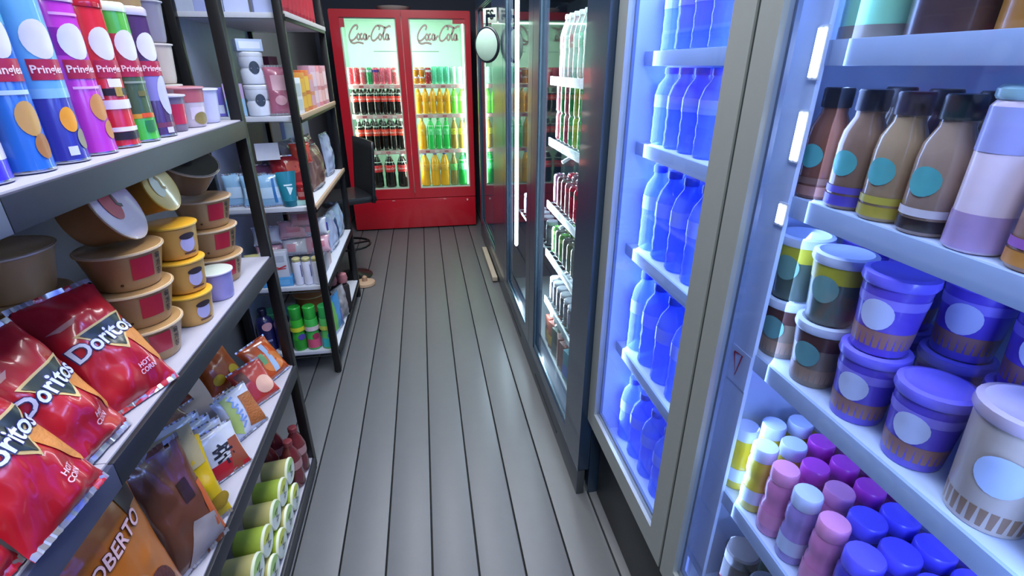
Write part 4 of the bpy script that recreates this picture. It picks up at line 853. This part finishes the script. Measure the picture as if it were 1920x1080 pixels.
# round hanging sign by the cooler front
t = thing('round_sign', 'round pale green sign fixed to the black cooler far doors', 'sign', (.405, 3.30, 1.615), -50)
G().lathe([(.095, 0), (.10, .004), (.10, .010), (.095, .014)], 36, axis='y').out('disc', M('#1c2430', .4), t)
G().lathe([(.088, -.0015), (.086, -.003)], 36, axis='y', cap=True).out('face', M('#b9dcc8', .4), t)
G().box(-.006, .006, .004, .010, .10, .16).box(-.004, .06, .012, .016, .145, .16).out('bracket', blk2, t)
t = thing('price_flag', 'small white flag sign with dark letters above the round sign', 'sign', (.435, 3.36, 1.735), -50)
G().box(-.055, .055, 0, .004, 0, .08, .001).out('panel', M('#cfe0d0', .5), t)
G().dtext(flatfn(0), 'FS', .07, 0, .042, .0012, bold=.03).out('lettering', M('#1d2a26', .5), t)
# pale timber strip on the floor
t = thing('timber_strip', 'pale notched timber strip on the floor along the cooler', 'timber strip', (.452, 3.42, 0))
G().box(-.02, .018, 0, .70, .012, .045, .003).out('plank', M('#b4a898', .7), t)
for k in range(4): G().box(-.018, .016, .04 + k * .19, .10 + k * .19, 0, .012).out('foot', M('#8f8474', .7), t)

# ------------------------------------------------------------------ grey two-door cooler, nearest on the right
NX, NY0, NY1, NT = .50, .115, 1.348, 2.0
gm = M('#9fa7a6', .38, .35, var=.03); white = M('#c9d6ee', .45, var=.02)
nc = thing('upright_cooler', 'grey-framed two-door upright cooler nearest the camera, lit blue', 'cooler', (NX, NY0, 0))
NL = NY1 - NY0; ND = .74
DV = .640                                                    # the divider, under the meeting stiles of the doors
G().shell(0, NL, .030, ND, .301, NT, .028, ax='x', tb=.03, tt=.04).out('cabinet', M('#7d8788', .4, .3), nc, smooth=False)
G().shell(.0285, NL - .0285, .034, ND - .0285, .3315, NT - .0405, .005, ax='x').out('liner', white, nc, smooth=False)
G().box(.075, ND - .034, DV - .006, DV + .006, .337, NT - .046).out('divider', white, nc)
bs = G().box(.058, ND, 0, NL, 0, .30, .004).out('base', M('#30363a', .45, .3), nc)
for k in range(14): G().box(.0555, .0585, .25 + k * .03, .266 + k * .03, .05, .22, .001).out('vent_slat', M('#1a1d20', .5), bs)
def ndoor(a, b_, sa, sb):
    d = G().frame(a, b_, .36, NT - .01, a + sa, b_ - sb, .425, NT - .08, 0, .026, ax='x', bev=.003).out('door', gm, nc)
    G().box(.010, .016, a + sa, b_ - sb, .425, NT - .08).out('pane', GLASS('#eef4ff'), d)
    G().frame(a + sa + .0003, b_ - sb - .0003, .4253, NT - .0803, a + sa + .008, b_ - sb - .006, .434, NT - .09, .018, .026, ax='x', bev=0).out('gasket', M('#6a7a98', .5), d)
    return d
ndoor(0, .647, .06, .052); ndoor(.657, NL, .062, .06)
G().box(.004, .026, .6475, .6565, .36, NT - .01).out('door_gap_seal', M('#3c4446', .5), nc)
NSH = (1.53, 1.31, 1.02, .69)
for z in NSH:
    for (a, b_) in ((.036, DV - .008), (DV + .008, NL - .036)):
        s = G().box(.07, ND - .04, a, b_, z - .008, z, .001).out('shelf', white, nc)
        G().box(.064, .07, a, b_, z - .03, z + .003, .001).out('price_rail', M('#a9bcdc', .35), s)
led = EMIT('#f6fbff', 14)
rail = G().box(.058, .066, .570, DV - .007, .42, NT - .06, .001).out('lamp_rail', white, nc)
for z0, z1 in ((1.485, 1.548), (1.368, 1.437), (1.268, 1.298)):
    m = G().box(.054, .058, .564, .586, z0 - .004, z1 + .004, .001).out('lamp_module', M('#c4cbd4', .4), nc)
    for k in (0, 1): G().box(.0525, .054, .567 + k * .010, .573 + k * .010, z0, z1).out('lit_strip', led, m)
# water bottles on the left side
def water(r, h, c='#8fb2ff', cap='#3450d0'):
    def b(t):
        G().lathe([(r * .85, 0), (r, .006), (r * .96, h * .12), (r, h * .18), (r * .95, h * .26), (r, h * .34), (r * .95, h * .42), (r, h * .5), (r, h * .66), (r * .8, h * .78), (r * .42, h * .88), (r * .4, h * .93)], 18).out('bottle', CLEAR(c, .35, .10, '#b4ccff'), t)
        G().lathe([(r * .46, h * .92), (r * .46, h * .99), (r * .42, h)], 14).out('cap', M(cap, .4), t)
        G().lathe([(r + .0006, h * .5), (r + .0006, h * .66)], 18, cap=False).out('label_band', CLEAR('#a8bcff', .6), t)
    return b
w1 = water(.036, .185); w2 = water(.040, .235); w3 = water(.043, .255)
for (key, b, z, ys, xs, wh) in (('w1', w1, 1.53, (1.275, 1.20, 1.125, 1.05), (.625, .70), 'topmost shelf'), ('w1', w1, 1.31, (1.275, 1.20, 1.125, 1.05), (.625, .70), 'second shelf'), ('w2', w2, 1.02, (1.27, 1.185, 1.10, 1.015), (.625, .71), 'third shelf'), ('w3', w3, .69, (1.27, 1.18, 1.09, 1.0), (.625, .715), 'fourth shelf'), ('w2', w2, .336, (1.27, 1.185, 1.10, 1.015, .93), (.625, .71), 'cooler floor')):
    for xi, x in enumerate(xs):
        for i, y in enumerate(ys):
            place(key + 'w', b, 'water_bottle', '%s water bottle from far end, %s row, %s of the blue-lit cooler' % (ORD[i], ('front', 'rear')[xi], wh), 'bottle', (x, y, z), random.uniform(0, 360), 'water bottles in the blue cooler')
# coffee bottles on the second shelf, right side
def coffee(c, cap, l1, l2, disc='#5fb8b4', h=.160, r=.0285):
    def b(t):
        body = G().lathe([(r * .9, 0), (r, .005), (r, h * .55), (r * .92, h * .66), (r * .62, h * .78), (r * .60, h * .84)], 22).out('bottle', M(c, .2, coat=.7), t)
        G().lathe([(r * .68, h * .83), (r * .70, h * .85), (r * .70, h * .985), (r * .64, h)], 20).out('cap', M(cap, .35), t)
        fn = cylfn(r)
        G().ddisc(fn, 0, h * .40, r * .62, r * .62, .0012).out('round_emblem', M(disc, .35), body)
        G().drect(fn, -r * 1.2, h * .14, r * 1.2, h * .2, 10, 1, .0010).out('print_band', M(l1, .35), body)
        G().drect(fn, -r * 1.2, h * .03, r * 1.2, h * .12, 10, 1, .0010).out('print_band', M(l2, .35), body)
    return b
cf = [(.690, '#8a5a48', '#2a2c34', '#8a6a5a', '#a87a6a', 'brown coffee bottle against the divider, second shelf right side'), (.626, '#9a7a64', '#2c2e3c', '#6a5ac0', '#5a4ab0', 'coffee bottle with violet bands, second from the divider'), (.564, '#b89a76', '#3a3444', '#c8b84a', '#b8a43c', 'tan coffee bottle with yellow bands, second shelf'), (.502, '#b0947e', '#1f3a3a', '#e4dce0', '#2a2226', 'tan coffee bottle with black and white bands, second shelf'), (.372, '#b88c68', '#1f4a48', '#b070c0', '#d08a3c', 'caramel coffee bottle with pink and orange bands, second shelf')]
for i, (y, c, cap, l1, l2, lab) in enumerate(cf):
    place('cf%d' % i, coffee(c, cap, l1, l2), 'coffee_bottle', lab, 'bottle', (.605, y, 1.31), -78, 'coffee bottles on the second shelf')
place('cfp', tin(.029, .172, '#ecd4dc', '#b8e4e8', [(.02, .25, '#b89ac4'), (.62, .88, '#b4b4e8')], .014), 'coffee_cup', 'pale pink tall cup among the coffee bottles', 'cup', (.603, .437, 1.31), -78)
place('cfq', coffee('#a06a50', '#1f4a48', '#b070c0', '#d08a3c'), 'coffee_bottle', 'last coffee bottle at the right frame edge, second shelf', 'bottle', (.605, .305, 1.31), -78)
for i, (y, c) in enumerate([(.69, '#6a5a4c'), (.62, '#4a3440'), (.55, '#7a6a5a'), (.48, '#6a4a44'), (.41, '#5a4030')]):
    place('cr%d' % i, coffee(c, '#24262e', '#4a4ac0', '#8a7a9a'), 'coffee_bottle', '%s dark coffee bottle in the rear row, second shelf' % ORD[i], 'bottle', (.71, y, 1.31), -80, 'rear coffee bottles')
# topmost shelf, right side: green cup and brown jars
place('gcup', tin(.05, .15, '#8fd8b0', '#bfe4d0', [(.0, .12, '#8a8278')], .02), 'green_cup', 'mint green cup on the topmost shelf, right of the frame', 'cup', (.625, .668, 1.53), -80)
place('djar', tin(.05, .17, '#4a3436', '#3c3a40', [(.3, .6, '#5a4040')], .03), 'dark_jar', 'dark brown jar beside the mint cup, topmost shelf', 'jar', (.625, .560, 1.53), -80)
for i in range(3):
    place('ajar', tin(.055, .18, '#b0762c', '#8a5a2a', [(.3, .7, '#a8682a')], .03), 'amber_jar', '%s amber jar from the dark jar, topmost shelf' % ORD[i], 'jar', (.63, .450 - .113 * i, 1.53), -80, 'amber jars on the topmost shelf')
# third shelf: lidded cups, two high, then violet cups and drinks
def cup(r0, r1, h, c, lid, bands, disc=None):
    def b(t):
        body = G().lathe([(r0, 0), (r0 + .001, .003), (r1, h - .014)], 26).out('cup', M(c, .35, coat=.3, var=.04), t)
        G().lathe([(r1 + .002, h - .016), (r1 + .004, h - .012), (r1 + .003, h - .002), (r1 - .004, h), (r1 - .010, h - .004), (.0003, h - .004)], 26, cap=False).out('lid', M(lid, .35, coat=.3), t)
        fn = lambda u, v, off: ((r0 + (r1 - r0) * v / (h - .014) + off) * math.sin(u / r1), -(r0 + (r1 - r0) * v / (h - .014) + off) * math.cos(u / r1), v)
        for (v0, v1, cc) in bands: G().drect(fn, -r1 * 3.1, h * v0, r1 * 3.1, h * v1, 26, 1, .0008).out('print_band', M(cc, .35), body)
        if disc: G().ddisc(fn, 0, h * .52, r1 * .55, r1 * .55, .0016).out('round_emblem', M(disc, .35), body)
    return b
cupd = cup(.032, .0400, .112, '#8a7a66', '#d8e2f4', [(.08, .3, '#a88a70'), (.62, .84, '#5a3a34')], '#6fa8a4')
cupy = cup(.032, .0400, .112, '#5a6a5c', '#d8e2f4', [(.62, .86, '#c8c03c')], '#7aa89c')
cupv = cup(.033, .0405, .115, '#6a54d8', '#8478ff', [(.10, .32, '#a87a70'), (.62, .74, '#9a8af0')], '#d8e0ff')
cupb = cup(.038, .047, .15, '#cdbdae', '#cbb8c8', [(.04, .2, '#9a7a60')], '#c4d6f8')
dcup = cup(.036, .045, .13, '#4a3a34', '#3a2e34', [(.1, .3, '#8a7a70')], '#2f6a58')
Z3s = 1.02
place('cupd', cupd, 'lidded_cup', 'white-lidded cup by the divider, lower one', 'cup', (.616, .696, Z3s), -70, 'white-lidded cups')
place('cupd', cupd, 'lidded_cup', 'white-lidded cup with tan base, lower, next to violet cups', 'cup', (.612, .606, Z3s), -70, 'white-lidded cups')
place('cupy', cupy, 'lidded_cup', 'white-lidded cup with faint yellow band, upper, by the divider', 'cup', (.616, .696, Z3s + .113), -70, 'white-lidded cups')
place('cupy', cupy, 'lidded_cup', 'white-lidded cup with a broad yellow band, upper, beside violet', 'cup', (.612, .606, Z3s + .113), -70, 'white-lidded cups')
for i, (x, y, k) in enumerate([(.614, .514, 0), (.614, .514, 1), (.616, .422, 0), (.715, .575, 0), (.715, .575, 1), (.715, .483, 1), (.715, .483, 0), (.715, .391, 0), (.715, .391, 1), (.715, .298, 1), (.715, .298, 0), (.715, .667, 0), (.715, .667, 1)]):
    place('cupv', cupv, 'violet_cup', ['violet cup next to the white-lidded ones, lower', 'violet cup next to the white-lidded ones, upper', 'violet cup second in the front row, pale emblem', 'violet cup in the rear row, lower left', 'violet cup in the rear row, upper left', 'violet cup in the rear row, upper middle', 'violet cup in the rear row, lower middle', 'violet cup in the rear row, lower right', 'violet cup in the rear row, upper right', 'violet cup in the rear row, upper far right', 'violet cup in the rear row, lower far right', 'violet cup in the rear row by the divider, lower', 'violet cup in the rear row by the divider, upper'][i], 'cup', (x, y, Z3s + .1155 * k), -70, 'violet cups on the third shelf')
place('cupb', cupb, 'beige_cup', 'large beige cup with pale emblem, third shelf front', 'cup', (.618, .326, Z3s), -62)
place('dcup', dcup, 'dark_cup', 'dark brown cup with green emblem at the right edge', 'cup', (.618, .228, Z3s), -62)
# fourth shelf: small drinks, caps seen from above
def yog(c, cap, r=.0245, h=.15):
    def b(t):
        G().lathe([(r * .9, 0), (r, .004), (r, h * .42), (r * .88, h * .5), (r, h * .58), (r, h * .74), (r * .86, h * .82), (r * .86, h * .84)], 18).out('bottle', M(c, .3, coat=.4, var=.04), t)
        G().lathe([(r * .92, h * .82), (r * .95, h * .84), (r * .95, h * .98), (r * .88, h), (.0003, h)], 18, cap=False).out('cap', M(cap, .35, coat=.2), t)
        G().drect(cylfn(r), -r * 2, h * .14, r * 2, h * .36, 12, 1, .0008).out('label_band', M(cap, .4), t)
    return b
kinds = {'w': ('yw', yog('#d8c83c', '#d4e0f6'), 'yellow drink with a white cap'), 'v': ('yv', yog('#a890d8', '#cfdcf8'), 'lilac drink with a white cap'), 'p': ('yp', yog('#e88ac0', '#f49ac8'), 'pink drink with a pink cap'), 'm': ('ym', yog('#b83aa4', '#d048c4'), 'magenta drink with a magenta cap'), 'u': ('yu', yog('#4a3ac0', '#6a60ff', .0285, .15), 'violet drink with a blue-violet cap'), 'k': ('yk', yog('#b8a898', '#e08080'), 'pale drink with a red cap'), 'r': ('yr', yog('#b83a30', '#d8b83c'), 'red drink with a yellow cap')}
rows = [('wwww', .705), ('wwmm', .646), ('pmmm', .588), ('vpmm', .531), ('puuv', .472), ('uuuu', .412), ('uuuk', .352), ('ruuk', .292)]
for ri, (row_s, y) in enumerate(rows):
    for ci, ch in enumerate(row_s):
        key, b, nm = kinds[ch]
        place(key, b, 'small_drink', '%s, %s row from divider, %s from the glass, fourth shelf' % (nm, ORD[ri], ORD[ci]), 'bottle', (.600 + .0575 * ci, y - .003 * ci, .69), -80, 'small drinks on the fourth shelf')
# bottom: dark drinks
dbt = [('bd0', tin(.036, .20, '#3c3634', '#4a4442', [(.4, .6, '#8a2a34')], .03), 'dark bottle with red band'), ('bd1', tin(.036, .20, '#1f4a44', '#3a3c40', [(.3, .55, '#5a8a84')], .03), 'dark green bottle')]
for i in range(6):
    for xi in range(2):
        key, b, nm = dbt[(i + xi) % 2]
        place(key, b, 'drink_bottle', '%s on the cooler floor, %s from divider, %s row' % (nm, ORD[i], ('front', 'rear')[xi]), 'bottle', (.625 + .09 * xi, .66 - .085 * i, .336), -80, 'dark bottles on the cooler floor')
# price card hanging from the third shelf by the glass
place('card', lambda t: (G().box(0, .001, -.028, .028, -.075, 0).out('card', M('#c9d4f0', .5), t), G().dstroke(lambda u, v, off: (-.0008 - off, u, v), [(.018, -.012), (.004, -.055), (-.006, -.008), (.018, -.012)], .005).out('red_mark', M('#b8284a', .5), t)), 'price_card', 'pale card with a red mark hanging below the third shelf', 'card', (.556, .712, 1.015), 0)
